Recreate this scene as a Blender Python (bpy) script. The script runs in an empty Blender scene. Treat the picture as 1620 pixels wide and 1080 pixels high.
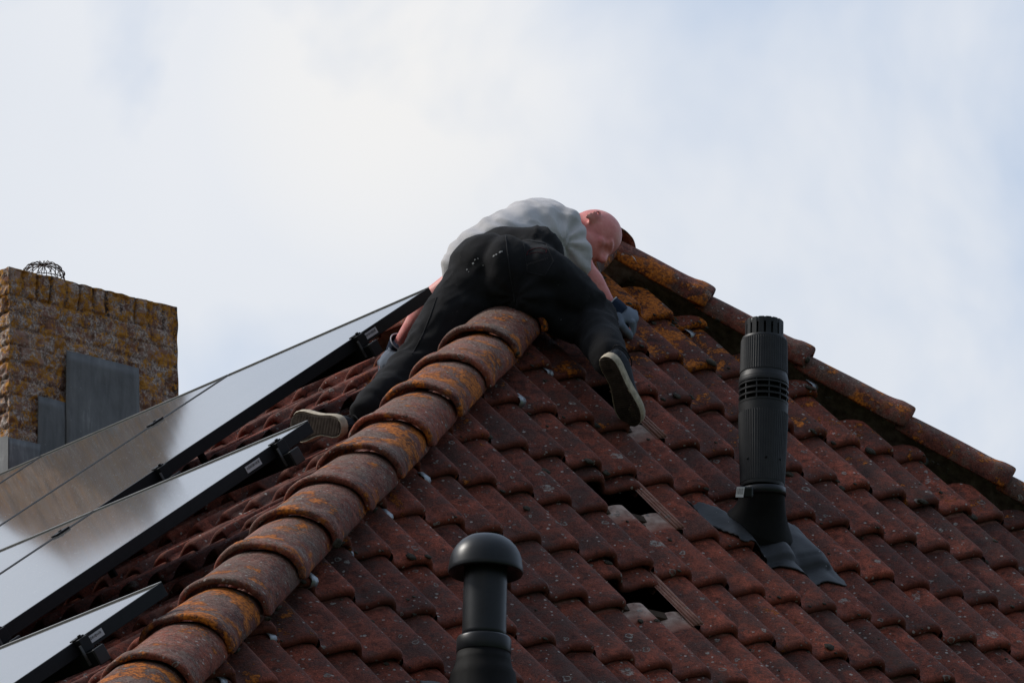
import bpy, bmesh, math, random
import numpy as np
from mathutils import Vector, Matrix, noise
from mathutils.bvhtree import BVHTree

scene = bpy.context.scene
COL = scene.collection
RNG = random.Random(7)

# ------------------------------------------------------------------ camera
CR = Vector((0.99972999, 0.00765329, -0.02194027))     # camera right
CU = Vector((0.02323678, -0.32927214, 0.9439491))      # camera up
CW = Vector((0.0, 0.94420405, 0.32936108))             # view direction
cam_data = bpy.data.cameras.new('camera')
cam = bpy.data.objects.new('camera', cam_data)
COL.objects.link(cam)
cam.matrix_world = Matrix(((CR.x, CU.x, -CW.x, 0), (CR.y, CU.y, -CW.y, 0), (CR.z, CU.z, -CW.z, 1.7), (0, 0, 0, 1)))
cam_data.sensor_width = 36
cam_data.lens = 10868.7 * 36 / 1620
cam_data.clip_start = 0.5
cam_data.clip_end = 3000
scene.camera = cam

# ------------------------------------------------------------------ sky
SUN_AZ = math.radians(-78)      # from +Y towards +X
SUN_EL = math.radians(45)
SUN_DIR = Vector((math.sin(SUN_AZ) * math.cos(SUN_EL), math.cos(SUN_AZ) * math.cos(SUN_EL), math.sin(SUN_EL)))
world = bpy.data.worlds.new('World')
scene.world = world
world.use_nodes = True
wt = world.node_tree
for n in list(wt.nodes):
    wt.nodes.remove(n)


def wn(kind, **kw):
    n = wt.nodes.new(kind)
    for k, v in kw.items():
        setattr(n, k, v)
    return n


def ramp(n, stops):
    cr = n.color_ramp
    while len(cr.elements) > 1:
        cr.elements.remove(cr.elements[-1])
    cr.elements[0].position = stops[0][0]
    cr.elements[0].color = tuple(stops[0][1]) + (1,)
    for p, c in stops[1:]:
        e = cr.elements.new(p)
        e.color = tuple(c) + (1,)
    return n


out = wn('ShaderNodeOutputWorld')
bg = wn('ShaderNodeBackground')
bg.inputs['Strength'].default_value = 0.1
sky = wn('ShaderNodeTexSky', sky_type='NISHITA', sun_disc=False)
sky.sun_elevation = SUN_EL
sky.sun_rotation = SUN_AZ
tc = wn('ShaderNodeTexCoord')
nz = wn('ShaderNodeTexNoise')
nz.inputs['Scale'].default_value = 16
nz.inputs['Detail'].default_value = 5
nz.inputs['Roughness'].default_value = 0.5
nz.inputs['Distortion'].default_value = 0.3
wt.links.new(tc.outputs['Generated'], nz.inputs['Vector'])
# thinner cloud cover towards the east (to the right), thick to the left
dotx = wn('ShaderNodeVectorMath', operation='DOT_PRODUCT')
dotx.inputs[1].default_value = (1, 0, 0.35)
wt.links.new(tc.outputs['Generated'], dotx.inputs[0])
mr = wn('ShaderNodeMapRange')
mr.inputs['From Min'].default_value = 0.10
mr.inputs['From Max'].default_value = 0.23
mr.inputs['To Min'].default_value = -0.09
mr.inputs['To Max'].default_value = 0.20
wt.links.new(dotx.outputs['Value'], mr.inputs['Value'])
ad = wn('ShaderNodeMath', operation='ADD')
wt.links.new(nz.outputs['Fac'], ad.inputs[0])
wt.links.new(mr.outputs['Result'], ad.inputs[1])
gap = ramp(wn('ShaderNodeValToRGB'), [(0.455, (0, 0, 0)), (0.73, (1, 1, 1))])
wt.links.new(ad.outputs[0], gap.inputs['Fac'])
# cloud brightness (10x because the background strength is 0.1)
nz2 = wn('ShaderNodeTexNoise')
nz2.inputs['Scale'].default_value = 7
nz2.inputs['Detail'].default_value = 4
wt.links.new(tc.outputs['Generated'], nz2.inputs['Vector'])
cl = ramp(wn('ShaderNodeValToRGB'), [(0.3, (0.74, 0.79, 0.87)), (0.7, (0.86, 0.88, 0.92))])
wt.links.new(nz2.outputs['Fac'], cl.inputs['Fac'])
# veiled sun glow in the cloud
gl = wn('ShaderNodeVectorMath', operation='DOT_PRODUCT')
gd = Vector((-0.0166,0.9323,2.0636)) - Vector((0, 0, 1.7))
gl.inputs[1].default_value = gd.normalized()
wt.links.new(tc.outputs['Generated'], gl.inputs[0])
gm = wn('ShaderNodeMapRange')
gm.inputs['From Min'].default_value = 0.9996
gm.inputs['From Max'].default_value = 1.0
wt.links.new(gl.outputs['Value'], gm.inputs['Value'])
gmix = wn('ShaderNodeMixRGB', blend_type='MIX')
gmix.inputs['Color2'].default_value = (0.93, 0.92, 0.905, 1)
gsc = wn('ShaderNodeMath', operation='MULTIPLY')
gsc.inputs[1].default_value = 0.8
wt.links.new(gm.outputs['Result'], gsc.inputs[0])
wt.links.new(gsc.outputs[0], gmix.inputs['Fac'])
wt.links.new(cl.outputs['Color'], gmix.inputs['Color1'])
ten = wn('ShaderNodeMixRGB', blend_type='MULTIPLY')
ten.inputs['Fac'].default_value = 1
ten.inputs['Color2'].default_value = (10, 10, 10, 1)
wt.links.new(gmix.outputs['Color'], ten.inputs['Color1'])
# blue seen through thin cloud: half sky, half veil
veil = wn('ShaderNodeMixRGB', blend_type='MIX')
veil.inputs['Fac'].default_value = 0.80
veil.inputs['Color2'].default_value = (5.1, 6.5, 8.7, 1)
wt.links.new(sky.outputs['Color'], veil.inputs['Color1'])
mx = wn('ShaderNodeMixRGB', blend_type='MIX')
wt.links.new(gap.outputs['Color'], mx.inputs['Fac'])
wt.links.new(ten.outputs['Color'], mx.inputs['Color1'])
wt.links.new(veil.outputs['Color'], mx.inputs['Color2'])
# bluer, thinner veil higher up
hz = wn('ShaderNodeSeparateXYZ')
wt.links.new(tc.outputs['Generated'], hz.inputs[0])
hb = wn('ShaderNodeMapRange')
hb.inputs['From Min'].default_value = 0.41
hb.inputs['From Max'].default_value = 0.50
hb.inputs['To Max'].default_value = 0.55
wt.links.new(hz.outputs['Z'], hb.inputs['Value'])
hm = wn('ShaderNodeMixRGB', blend_type='MIX')
hm.inputs['Color2'].default_value = (5.2, 6.6, 9.0, 1)
wt.links.new(hb.outputs['Result'], hm.inputs['Fac'])
wt.links.new(mx.outputs['Color'], hm.inputs['Color1'])
# the cloud deck is thicker and darker away from the hidden sun (behind the camera)
sd = wn('ShaderNodeVectorMath', operation='DOT_PRODUCT')
sd.inputs[1].default_value = (-0.25, 0.87, 0.42)
wt.links.new(tc.outputs['Generated'], sd.inputs[0])
sm = wn('ShaderNodeMapRange', interpolation_type='SMOOTHSTEP')
sm.inputs['From Min'].default_value = -0.30
sm.inputs['From Max'].default_value = 0.62
sm.inputs['To Min'].default_value = 0.46
sm.inputs['To Max'].default_value = 0.97
wt.links.new(sd.outputs['Value'], sm.inputs['Value'])
dk = wn('ShaderNodeVectorMath', operation='SCALE')
wt.links.new(hm.outputs['Color'], dk.inputs[0])
wt.links.new(sm.outputs['Result'], dk.inputs['Scale'])
wt.links.new(dk.outputs[0], bg.inputs['Color'])
wt.links.new(bg.outputs[0], out.inputs['Surface'])

sun_data = bpy.data.lights.new('sun', 'SUN')
sun_data.energy = 2.8
sun_data.angle = math.radians(12)
sun_data.color = (1.0, 0.95, 0.88)
sun = bpy.data.objects.new('sun', sun_data)
COL.objects.link(sun)
sun.rotation_euler = SUN_DIR.to_track_quat('Z', 'Y').to_euler()
sun.location = (-10, 5, 25)

scene.view_settings.view_transform = 'Standard'
scene.view_settings.look = 'None'
scene.view_settings.exposure = 0
scene.view_settings.gamma = 1
scene.view_settings.use_curve_mapping = False

# ------------------------------------------------------------------ roof frames
PHI, PR, PL = math.radians(49.9733), math.radians(48.74965), math.radians(36.91243)
Z0 = Vector((0, 0, 1.7))
ZV = Vector((0, 0, 1))
uR = Vector((math.sin(PHI), math.cos(PHI), 0))
hR = Vector((math.cos(PHI), -math.sin(PHI), 0))
sR = (-hR * math.cos(PR) + ZV * math.sin(PR))           # up the hip-end slope
nR = (hR * math.sin(PR) + ZV * math.cos(PR))
uL = Vector((math.cos(PHI), -math.sin(PHI), 0))
hL = Vector((-math.sin(PHI), -math.cos(PHI), 0))
sL = (-hL * math.cos(PL) + ZV * math.sin(PL))           # up the long slope
nL = (hL * math.sin(PL) + ZV * math.cos(PL))
OR = Vector((0.27649926, 20.47457015, 6.74484368)) + Z0
OL = Vector((-0.26506295, 21.44706859, 7.6809236)) + Z0  # top corner of the upper panel row
GAUGE = 0.31144
APEX = OR + uR * 0.944 + sR * 1.696
hipL = (nR.cross(nL)).normalized()
if hipL.z > 0:
    hipL.negate()                                        # down the left hip
hipR = (uR * 0.7071 - sR * 0.7071).normalized()          # down the right hip
sB = (-uR * math.cos(PL) + ZV * math.sin(PL))            # back slope
nB = (uR * math.sin(PL) + ZV * math.cos(PL))


def RP(a, b, h=0.0):
    return OR + uR * a - sR * b + nR * h


def LP(a, b, h=0.0):
    return OL + uL * a - sL * b + nL * h


# ------------------------------------------------------------------ helpers
def link(o, parent=None):
    COL.objects.link(o)
    if parent is not None:
        o.parent = parent
    return o


def mesh_from(name, verts, faces, mat=None, smooth=False):
    me = bpy.data.meshes.new(name)
    me.from_pydata([tuple(v) for v in verts], [], [tuple(f) for f in faces])
    me.update()
    if mat is not None:
        me.materials.append(mat)
    if smooth:
        me.polygons.foreach_set('use_smooth', [True] * len(me.polygons))
    return me


def wloc(o):
    p = Vector((0, 0, 0))
    while o is not None:
        p += o.location
        o = o.parent
    return p


def obj(name, verts, faces, mat, parent=None, smooth=False, base=None):
    """One mesh object; vertices come in world coordinates."""
    if base is None:
        base = wloc(parent) if parent is not None else Vector((0, 0, 0))
    vs = [Vector(v) - base for v in verts]
    me = mesh_from(name, vs, faces, mat, smooth)
    o = bpy.data.objects.new(name, me)
    if parent is None:
        o.location = base
    return link(o, parent)


def empty(name, loc, label, cat, group=None):
    o = bpy.data.objects.new(name, None)
    o.location = loc
    o.empty_display_size = 0.2
    o['label'] = label
    o['category'] = cat
    if group:
        o['group'] = group
    return link(o)


def tag(o, label, cat, group=None):
    o['label'] = label
    o['category'] = cat
    if group:
        o['group'] = group
    return o


class MB:
    def __init__(self):
        self.v, self.f = [], []

    def add(self, vs, fs):
        k = len(self.v)
        self.v += [Vector(p) for p in vs]
        self.f += [tuple(i + k for i in f) for f in fs]
        return self

    def box(self, c, ax, ay, az, sx, sy, sz):
        """box centred at c with half sizes sx, sy, sz along unit axes"""
        vs = []
        for k in (-1, 1):
            for j in (-1, 1):
                for i in (-1, 1):
                    vs.append(c + ax * sx * i + ay * sy * j + az * sz * k)
        return self.add(vs, [(0, 2, 3, 1), (4, 5, 7, 6), (0, 1, 5, 4), (2, 6, 7, 3), (0, 4, 6, 2), (1, 3, 7, 5)])

    def tube(self, pts, r, n=8, closed=False):
        pts = [Vector(p) for p in pts]
        rr = r if isinstance(r, (list, tuple)) else [r] * len(pts)
        vs, fs = [], []
        prev = None
        for i, p in enumerate(pts):
            t = (pts[min(i + 1, len(pts) - 1)] - pts[max(i - 1, 0)]).normalized()
            a = t.cross(ZV) if prev is None else prev - t * prev.dot(t)
            if a.length < 1e-3:
                a = t.cross(Vector((1, 0, 0)))
            a.normalize()
            prev = a
            b = t.cross(a)
            for k in range(n):
                an = 2 * math.pi * k / n
                vs.append(p + (a * math.cos(an) + b * math.sin(an)) * rr[i])
        for i in range(len(pts) - 1):
            for k in range(n):
                fs.append((i * n + k, i * n + (k + 1) % n, (i + 1) * n + (k + 1) % n, (i + 1) * n + k))
        fs.append(tuple(range(n))[::-1])
        fs.append(tuple((len(pts) - 1) * n + k for k in range(n)))
        return self.add(vs, fs)

    def lathe(self, base, prof, n=64, ax=None, closed=True):
        """prof: (radius, height) from bottom to top round a vertical axis"""
        vs, fs = [], []
        for r, h in prof:
            for k in range(n):
                a = 2 * math.pi * k / n
                vs.append(base + Vector((math.cos(a) * r, math.sin(a) * r, h)))
        m = len(prof)
        for i in range(m - 1):
            for k in range(n):
                fs.append((i * n + k, i * n + (k + 1) % n, (i + 1) * n + (k + 1) % n, (i + 1) * n + k))
        if closed:
            fs.append(tuple(range(n))[::-1])
            fs.append(tuple((m - 1) * n + k for k in range(n)))
        return self.add(vs, fs)

    def build(self, name, mat, parent=None, smooth=False, bevel=0.0, base=None):
        o = obj(name, self.v, self.f, mat, parent, smooth, base)
        if bevel:
            m = o.modifiers.new('bevel', 'BEVEL')
            m.width = bevel
            m.segments = 2
            m.limit_method = 'ANGLE'
        return o


# ------------------------------------------------------------------ materials
def mat_new(name):
    m = bpy.data.materials.new(name)
    m.use_nodes = True
    nt = m.node_tree
    return m, nt, nt.nodes['Principled BSDF']


class NT:
    def __init__(self, nt):
        self.nt = nt
        self.pos = nt.nodes.new('ShaderNodeNewGeometry').outputs['Position']

    def n(self, kind, **kw):
        x = self.nt.nodes.new(kind)
        for k, v in kw.items():
            setattr(x, k, v)
        return x

    def l(self, a, b):
        self.nt.links.new(a, b)

    def noise(self, scale, detail=4, rough=0.55, dist=0.0, vec=None):
        x = self.n('ShaderNodeTexNoise')
        x.inputs['Scale'].default_value = scale
        x.inputs['Detail'].default_value = detail
        x.inputs['Roughness'].default_value = rough
        x.inputs['Distortion'].default_value = dist
        self.l(vec or self.pos, x.inputs['Vector'])
        return x.outputs['Fac']

    def ramp(self, fac, stops):
        x = ramp(self.n('ShaderNodeValToRGB'), stops)
        self.l(fac, x.inputs['Fac'])
        return x.outputs['Color']

    def bw(self, fac, a, b):
        x = self.n('ShaderNodeMapRange', interpolation_type='SMOOTHSTEP')
        x.inputs['From Min'].default_value = a
        x.inputs['From Max'].default_value = b
        self.l(fac, x.inputs['Value'])
        return x.outputs['Result']

    def math(self, op, a, b=None):
        x = self.n('ShaderNodeMath', operation=op)
        for i, v in enumerate((a, b)):
            if v is None:
                continue
            if isinstance(v, (int, float)):
                x.inputs[i].default_value = v
            else:
                self.l(v, x.inputs[i])
        return x.outputs[0]

    def mix(self, fac, a, b, mode='MIX'):
        x = self.n('ShaderNodeMixRGB', blend_type=mode)
        for i, v in ((0, fac), (1, a), (2, b)):
            if isinstance(v, (int, float)):
                x.inputs[i].default_value = v
            elif isinstance(v, (tuple, list)):
                x.inputs[i].default_value = tuple(v) + (1,)
            else:
                self.l(v, x.inputs[i])
        return x.outputs['Color']

    def spots(self, scale, rmin, rmax, keep, seedoff=0.0, squash=None):
        """returns mask of scattered round spots and the distance inside them"""
        vec = self.pos
        mp = self.n('ShaderNodeMapping')
        mp.inputs['Location'].default_value = (seedoff, seedoff * 1.7, seedoff * 0.6)
        self.l(vec, mp.inputs['Vector'])
        # wobble the edge
        nn = self.n('ShaderNodeTexNoise')
        nn.inputs['Scale'].default_value = scale * 2.2
        nn.inputs['Detail'].default_value = 3
        self.l(mp.outputs[0], nn.inputs['Vector'])
        sc = self.n('ShaderNodeVectorMath', operation='SCALE')
        sc.inputs['Scale'].default_value = 0.55 / scale
        self.l(nn.outputs['Color'], sc.inputs[0])
        av = self.n('ShaderNodeVectorMath', operation='ADD')
        self.l(mp.outputs[0], av.inputs[0])
        self.l(sc.outputs[0], av.inputs[1])
        v = self.n('ShaderNodeTexVoronoi')
        v.inputs['Scale'].default_value = scale
        self.l(av.outputs[0], v.inputs['Vector'])
        sep = self.n('ShaderNodeSeparateColor')
        self.l(v.outputs['Color'], sep.inputs[0])
        rad = self.n('ShaderNodeMapRange')
        rad.inputs['To Min'].default_value = rmin
        rad.inputs['To Max'].default_value = rmax
        self.l(sep.outputs[1], rad.inputs['Value'])
        rel = self.math('DIVIDE', v.outputs['Distance'], rad.outputs[0])
        k = self.math('LESS_THAN', sep.outputs[0], keep)
        m = self.math('MULTIPLY', k, self.math('SUBTRACT', 1.0, self.bw(rel, 0.8, 1.0)))
        return m, rel, sep.outputs[2]

    def bump(self, h, strength, dist, bsdf, prev=None):
        b = self.n('ShaderNodeBump')
        b.inputs['Strength'].default_value = strength
        b.inputs['Distance'].default_value = dist
        self.l(h, b.inputs['Height'])
        if prev is not None:
            self.l(prev, b.inputs['Normal'])
        if bsdf is not None:
            self.l(b.outputs[0], bsdf.inputs['Normal'])
        return b.outputs[0]


def terracotta(name, cap=False):
    m, nt, bs = mat_new(name)
    t = NT(nt)
    at = t.n('ShaderNodeAttribute', attribute_name='tint')
    sp = t.n('ShaderNodeSeparateColor')
    t.l(at.outputs['Color'], sp.inputs[0])
    rnd, vv, oz = sp.outputs[0], sp.outputs[1], sp.outputs[2]
    # fired clay
    n_big = t.noise(7, 5, 0.6)
    n_mid = t.noise(26, 6, 0.65, 0.4)
    n_fine = t.noise(150, 4, 0.7)
    if cap:
        clay = t.ramp(n_mid, [(0.3, (0.050, 0.021, 0.016)), (0.47, (0.145, 0.041, 0.026)), (0.62, (0.25, 0.076, 0.047)), (0.75, (0.37, 0.17, 0.125))])
    else:
        clay = t.ramp(n_mid, [(0.30, (0.053, 0.020, 0.0145)), (0.44, (0.128, 0.039, 0.025)), (0.60, (0.255, 0.069, 0.042)), (0.75, (0.42, 0.143, 0.090))])
    per = t.ramp(rnd, [(0.0, (0.60, 0.60, 0.64)), (0.5, (0.95, 0.92, 0.92)), (1.0, (1.35, 1.2, 1.1))])
    col = t.mix(1.0, clay, per, 'MULTIPLY')
    # soot and algae film in large patches
    film = t.bw(t.math('ADD', n_big, t.math('MULTIPLY', t.math('SUBTRACT', n_mid, 0.5), 1.1)), 0.46, 0.60)
    col = t.mix(t.math('MULTIPLY', film, 0.72), col, (0.036, 0.027, 0.024) if not cap else (0.075, 0.056, 0.044))
    fine = t.ramp(n_fine, [(0.3, (0.50, 0.50, 0.50)), (0.7, (1.5, 1.45, 1.42))])
    blot = t.bw(t.noise(55, 5, 0.7, 0.5), 0.56, 0.66)
    col = t.mix(t.math('MULTIPLY', blot, 0.55), col, (0.020, 0.015, 0.015))
    col = t.mix(0.8, col, fine, 'MULTIPLY')
    grit = t.ramp(t.noise(300, 3, 0.8), [(0.36, (0.62, 0.60, 0.60)), (0.64, (1.45, 1.42, 1.40))])
    col = t.mix(0.75, col, grit, 'MULTIPLY')
    if not cap:
        edge = t.math('MULTIPLY', at.outputs['Alpha'], t.bw(t.noise(14, 4, 0.7), 0.45, 0.62))
        col = t.mix(t.math('MULTIPLY', edge, 0.5), col, (0.33, 0.15, 0.11))
        # front lip washed cleaner and redder
        lip = t.bw(vv, 0.965, 1.0)
        col = t.mix(t.math('MULTIPLY', lip, 0.45), col, (0.17, 0.042, 0.026))
        # head that always lay under its neighbour: pale clean clay
        hn = t.math('ADD', vv, t.math('MULTIPLY', t.math('SUBTRACT', n_mid, 0.5), 0.10))
        head = t.math('SUBTRACT', 1.0, t.bw(hn, 0.215, 0.265))
        hcol = t.ramp(t.noise(30, 3), [(0.35, (0.26, 0.165, 0.13)), (0.65, (0.46, 0.34, 0.28))])
        redder = t.bw(hn, 0.10, 0.24)
        hcol = t.mix(t.math('MULTIPLY', redder, 0.8), hcol, (0.27, 0.10, 0.068))
        col = t.mix(head, col, hcol)
    # grey-white crustose lichen
    m1, r1, c1 = t.spots(21, 0.08, 0.30, 0.42 if not cap else 0.30, 3.1)
    m2, r2, c2 = t.spots(60, 0.10, 0.36, 0.34 if not cap else 0.38, 8.7)
    m1 = t.math('MULTIPLY', m1, t.math('ADD', 0.25, t.math('MULTIPLY', t.bw(r1, 0.45, 0.72), 0.75)))
    ring = t.bw(r1, 0.35, 0.75)
    g1 = t.mix(ring, (0.11, 0.085, 0.075), (0.34, 0.32, 0.29))
    g1 = t.mix(t.math('MULTIPLY', c1, 0.6), g1, (0.10, 0.10, 0.085))
    col = t.mix(t.math('MULTIPLY', m1, 0.75), col, g1)
    m4, r4, c4 = t.spots(8.5, 0.07, 0.24, 0.22, 5.3)
    g4 = t.mix(t.noise(95, 4, 0.8), (0.10, 0.085, 0.07), (0.55, 0.52, 0.47))
    col = t.mix(t.math('MULTIPLY', m4, t.math('MULTIPLY', t.bw(t.noise(75, 4, 0.8), 0.40, 0.60), 0.8)), col, g4)
    g2 = t.mix(c2, (0.10, 0.085, 0.08), (0.60, 0.56, 0.51))
    col = t.mix(t.math('MULTIPLY', m2, 0.6), col, g2)
    if cap:
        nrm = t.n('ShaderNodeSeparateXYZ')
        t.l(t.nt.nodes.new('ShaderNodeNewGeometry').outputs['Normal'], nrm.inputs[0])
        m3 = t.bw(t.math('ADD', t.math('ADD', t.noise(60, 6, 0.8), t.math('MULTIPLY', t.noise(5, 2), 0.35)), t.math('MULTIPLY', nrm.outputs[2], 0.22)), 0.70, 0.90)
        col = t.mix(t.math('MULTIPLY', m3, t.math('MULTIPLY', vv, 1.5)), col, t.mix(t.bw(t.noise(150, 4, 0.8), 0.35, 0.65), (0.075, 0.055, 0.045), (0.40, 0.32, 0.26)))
    # orange lichen rosettes where the roof stays damp
    ov = t.math('ADD', t.noise(13, 3, 0.6, 0.3), t.math('MULTIPLY', t.math('SUBTRACT', t.noise(75, 5, 0.75), 0.5), 0.6))
    thr = t.math('SUBTRACT', 0.81 if not cap else 0.75, t.math('MULTIPLY', oz, 0.40))
    om = t.bw(t.math('SUBTRACT', ov, thr), 0.0, 0.07)
    if cap:
        om = t.math('MULTIPLY', om, t.bw(t.noise(7.5, 3, 0.6), 0.47, 0.55))
    ocol = t.mix(t.bw(t.noise(110, 3), 0.35, 0.65), (0.20, 0.055, 0.010), (0.58, 0.165, 0.012))
    col = t.mix(t.math('MULTIPLY', om, 0.88), col, ocol)
    t.l(col, bs.inputs['Base Color'])
    bs.inputs['Roughness'].default_value = 0.86
    bs.inputs['Specular IOR Level'].default_value = 0.25
    hgt = t.math('ADD', t.math('MULTIPLY', n_fine, 0.5), t.math('ADD', n_mid, t.math('MULTIPLY', t.math('MAXIMUM', m1, m2), 0.8)))
    hgt = t.math('ADD', hgt, t.math('MULTIPLY', om, 0.6))
    t.bump(hgt, 0.9, 0.0045, bs)
    return m


def plain(name, col, rough=0.6, spec=0.5, metal=0.0, var=0.15, scale=20, bump=0.0):
    m, nt, bs = mat_new(name)
    t = NT(nt)
    nf = t.noise(scale, 5, 0.6)
    lo = tuple(c * (1 - var) for c in col)
    hi = tuple(min(1, c * (1 + var)) for c in col)
    t.l(t.ramp(nf, [(0.3, lo), (0.7, hi)]), bs.inputs['Base Color'])
    rr = t.n('ShaderNodeMapRange')
    rr.inputs['To Min'].default_value = max(0.02, rough - 0.08)
    rr.inputs['To Max'].default_value = min(1, rough + 0.08)
    t.l(t.noise(scale * 2.3, 3), rr.inputs['Value'])
    t.l(rr.outputs[0], bs.inputs['Roughness'])
    bs.inputs['Specular IOR Level'].default_value = spec
    bs.inputs['Metallic'].default_value = metal
    if bump:
        t.bump(nf, 0.6, bump, bs)
    return m


M = {}
M['tile'] = terracotta('weathered_clay_tile')
M['cap'] = terracotta('lichen_covered_cap_tile', cap=True)
M['plastic'] = plain('black_plastic', (0.019, 0.0195, 0.021), 0.48, 0.28, var=0.25, scale=30)
M['matt_plastic'] = plain('matt_black_rubber', (0.009, 0.0085, 0.0085), 0.7, 0.12, var=0.3, scale=18)
M['dome_plastic'] = plain('dusty_black_plastic', (0.014, 0.0155, 0.018), 0.36, 0.3, var=0.35, scale=9)
M['alu'] = plain('dull_aluminium', (0.33, 0.35, 0.37), 0.45, 0.5, 0.75, 0.2, 60)
M['black_alu'] = plain('black_anodised_aluminium', (0.008, 0.008, 0.009), 0.5, 0.2, 0.0, 0.2, 30)
M['underlay'] = plain('dark_underlay', (0.005, 0.0045, 0.0045), 0.95, 0.1, 0, 0.4, 12)
M['wood'] = plain('old_batten_wood', (0.045, 0.030, 0.020), 0.9, 0.1, 0, 0.4, 14)
M['wire'] = plain('rusty_wire', (0.075, 0.050, 0.042), 0.8, 0.3, 0.2, 0.4, 80)
M['moss'] = plain('dry_dark_moss', (0.055, 0.048, 0.038), 0.95, 0.1, 0, 0.6, 160, 0.003)
M['wall'] = plain('red_house_brick', (0.23, 0.10, 0.07), 0.9, 0.2, 0, 0.3, 9, 0.002)
M['mortar'] = plain('grey_mortar', (0.13, 0.12, 0.095), 0.95, 0.1, 0, 0.4, 40, 0.003)
M['white_label'] = plain('white_label', (0.46, 0.46, 0.48), 0.5, 0.4, 0, 0.05, 50)
M['bright_label'] = plain('bright_white_label', (0.85, 0.85, 0.86), 0.5, 0.4, 0, 0.04, 50)
M['label_ink'] = plain('grey_print', (0.12, 0.12, 0.13), 0.6, 0.3, 0, 0.1, 50)
M['dropping'] = plain('white_bird_dropping', (0.62, 0.60, 0.55), 0.8, 0.2, 0, 0.2, 70)


def lead_mat(name, base=(0.150, 0.150, 0.150)):
    m, nt, bs = mat_new(name)
    t = NT(nt)
    a = t.noise(6, 5, 0.6)
    mp = t.n('ShaderNodeMapping')
    mp.inputs['Scale'].default_value = (14, 14, 2.0)
    t.l(t.pos, mp.inputs['Vector'])
    b = t.noise(3, 4, 0.6, 0.3, mp.outputs[0])
    c = t.ramp(t.math('ADD', t.math('MULTIPLY', a, 0.5), t.math('MULTIPLY', b, 0.5)),
               [(0.35, tuple(x * 0.6 for x in base)), (0.6, base), (0.75, tuple(x * 1.9 for x in base))])
    mm, _, _ = t.spots(55, 0.1, 0.25, 0.12, 2.0)
    c = t.mix(t.math('MULTIPLY', mm, 0.4), c, (0.3, 0.3, 0.3))
    t.l(c, bs.inputs['Base Color'])
    bs.inputs['Roughness'].default_value = 0.55
    bs.inputs['Metallic'].default_value = 0.25
    t.bump(a, 0.5, 0.01, bs)
    return m


M['lead'] = lead_mat('weathered_lead_sheet')
M['dark_lead'] = lead_mat('dark_flashing_sheet', (0.020, 0.0212, 0.0235))


def brick_mat():
    m, nt, bs = mat_new('lichen_crusted_brick')
    t = NT(nt)
    at = t.n('ShaderNodeAttribute', attribute_name='tint')
    sp = t.n('ShaderNodeSeparateColor')
    t.l(at.outputs['Color'], sp.inputs[0])
    bricky, rnd, top = sp.outputs[0], sp.outputs[1], sp.outputs[2]
    n1 = t.noise(16, 6, 0.7, 0.3)
    n2 = t.noise(70, 6, 0.75)
    brick = t.ramp(rnd, [(0.0, (0.20, 0.10, 0.07)), (0.5, (0.30, 0.155, 0.11)), (1.0, (0.42, 0.26, 0.20))])
    col = t.mix(bricky, (0.035, 0.026, 0.022), brick)
    crust = t.bw(t.math('ADD', t.math('MULTIPLY', n1, 0.5), t.math('MULTIPLY', n2, 0.5)), 0.44, 0.52)
    grey = t.ramp(t.noise(120, 5, 0.85), [(0.3, (0.06, 0.048, 0.038)), (0.46, (0.26, 0.20, 0.17)), (0.58, (0.72, 0.65, 0.60))])
    col = t.mix(t.math('MULTIPLY', crust, t.math('ADD', 0.35, t.math('MULTIPLY', bricky, 0.5))), col, grey)
    om = t.bw(t.math('ADD', t.math('ADD', t.noise(20, 4, 0.6, 0.4), t.math('MULTIPLY', t.math('SUBTRACT', n2, 0.5), 1.1)), t.math('MULTIPLY', top, 0.05)), 0.505, 0.60)
    oc = t.ramp(t.noise(70, 4, 0.7), [(0.3, (0.20, 0.08, 0.013)), (0.7, (0.68, 0.31, 0.035))])
    col = t.mix(t.math('MULTIPLY', om, 0.9), col, oc)
    t.l(col, bs.inputs['Base Color'])
    bs.inputs['Roughness'].default_value = 0.95
    bs.inputs['Specular IOR Level'].default_value = 0.15
    t.bump(t.math('ADD', n2, t.noise(120, 4, 0.8)), 1.0, 0.006, bs)
    return m


M['brick'] = brick_mat()


def glass_mat():
    m, nt, bs = mat_new('dusty_panel_glass')
    t = NT(nt)
    mm, _, _ = t.spots(75, 0.05, 0.20, 0.5, 1.0)
    dust = t.noise(4, 5, 0.6)
    c = t.mix(t.math('MULTIPLY', dust, 0.9), (0.10, 0.098, 0.095), (0.16, 0.155, 0.15))
    c = t.mix(t.math('MULTIPLY', mm, 0.5), c, (0.45, 0.44, 0.42))
    t.l(c, bs.inputs['Base Color'])
    rr = t.math('ADD', 0.075, t.math('ADD', t.math('MULTIPLY', dust, 0.008), t.math('MULTIPLY', mm, 0.3)))
    t.l(rr, bs.inputs['Roughness'])
    bs.inputs['IOR'].default_value = 2.1
    bs.inputs['Specular IOR Level'].default_value = 0.5
    return m


M['glass'] = glass_mat()

# ------------------------------------------------------------------ tiles
WAVE = [(0.00, 0.0365), (0.05, 0.030), (0.10, 0.016), (0.15, 0.0050), (0.20, 0.0008), (0.27, 0.0), (0.35, 0.0025),
        (0.45, 0.009), (0.55, 0.0185), (0.65, 0.027), (0.75, 0.0335), (0.84, 0.0375), (0.92, 0.0395), (0.97, 0.0390), (1.0, 0.0365)]
HT = 0.0395


def wave(t):
    t = t % 1.0
    for (a, ha), (b, hb) in zip(WAVE, WAVE[1:]):
        if t <= b:
            k = (t - a) / (b - a)
            return ha + (hb - ha) * k
    return WAVE[-1][1]


TW = 0.15


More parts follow.
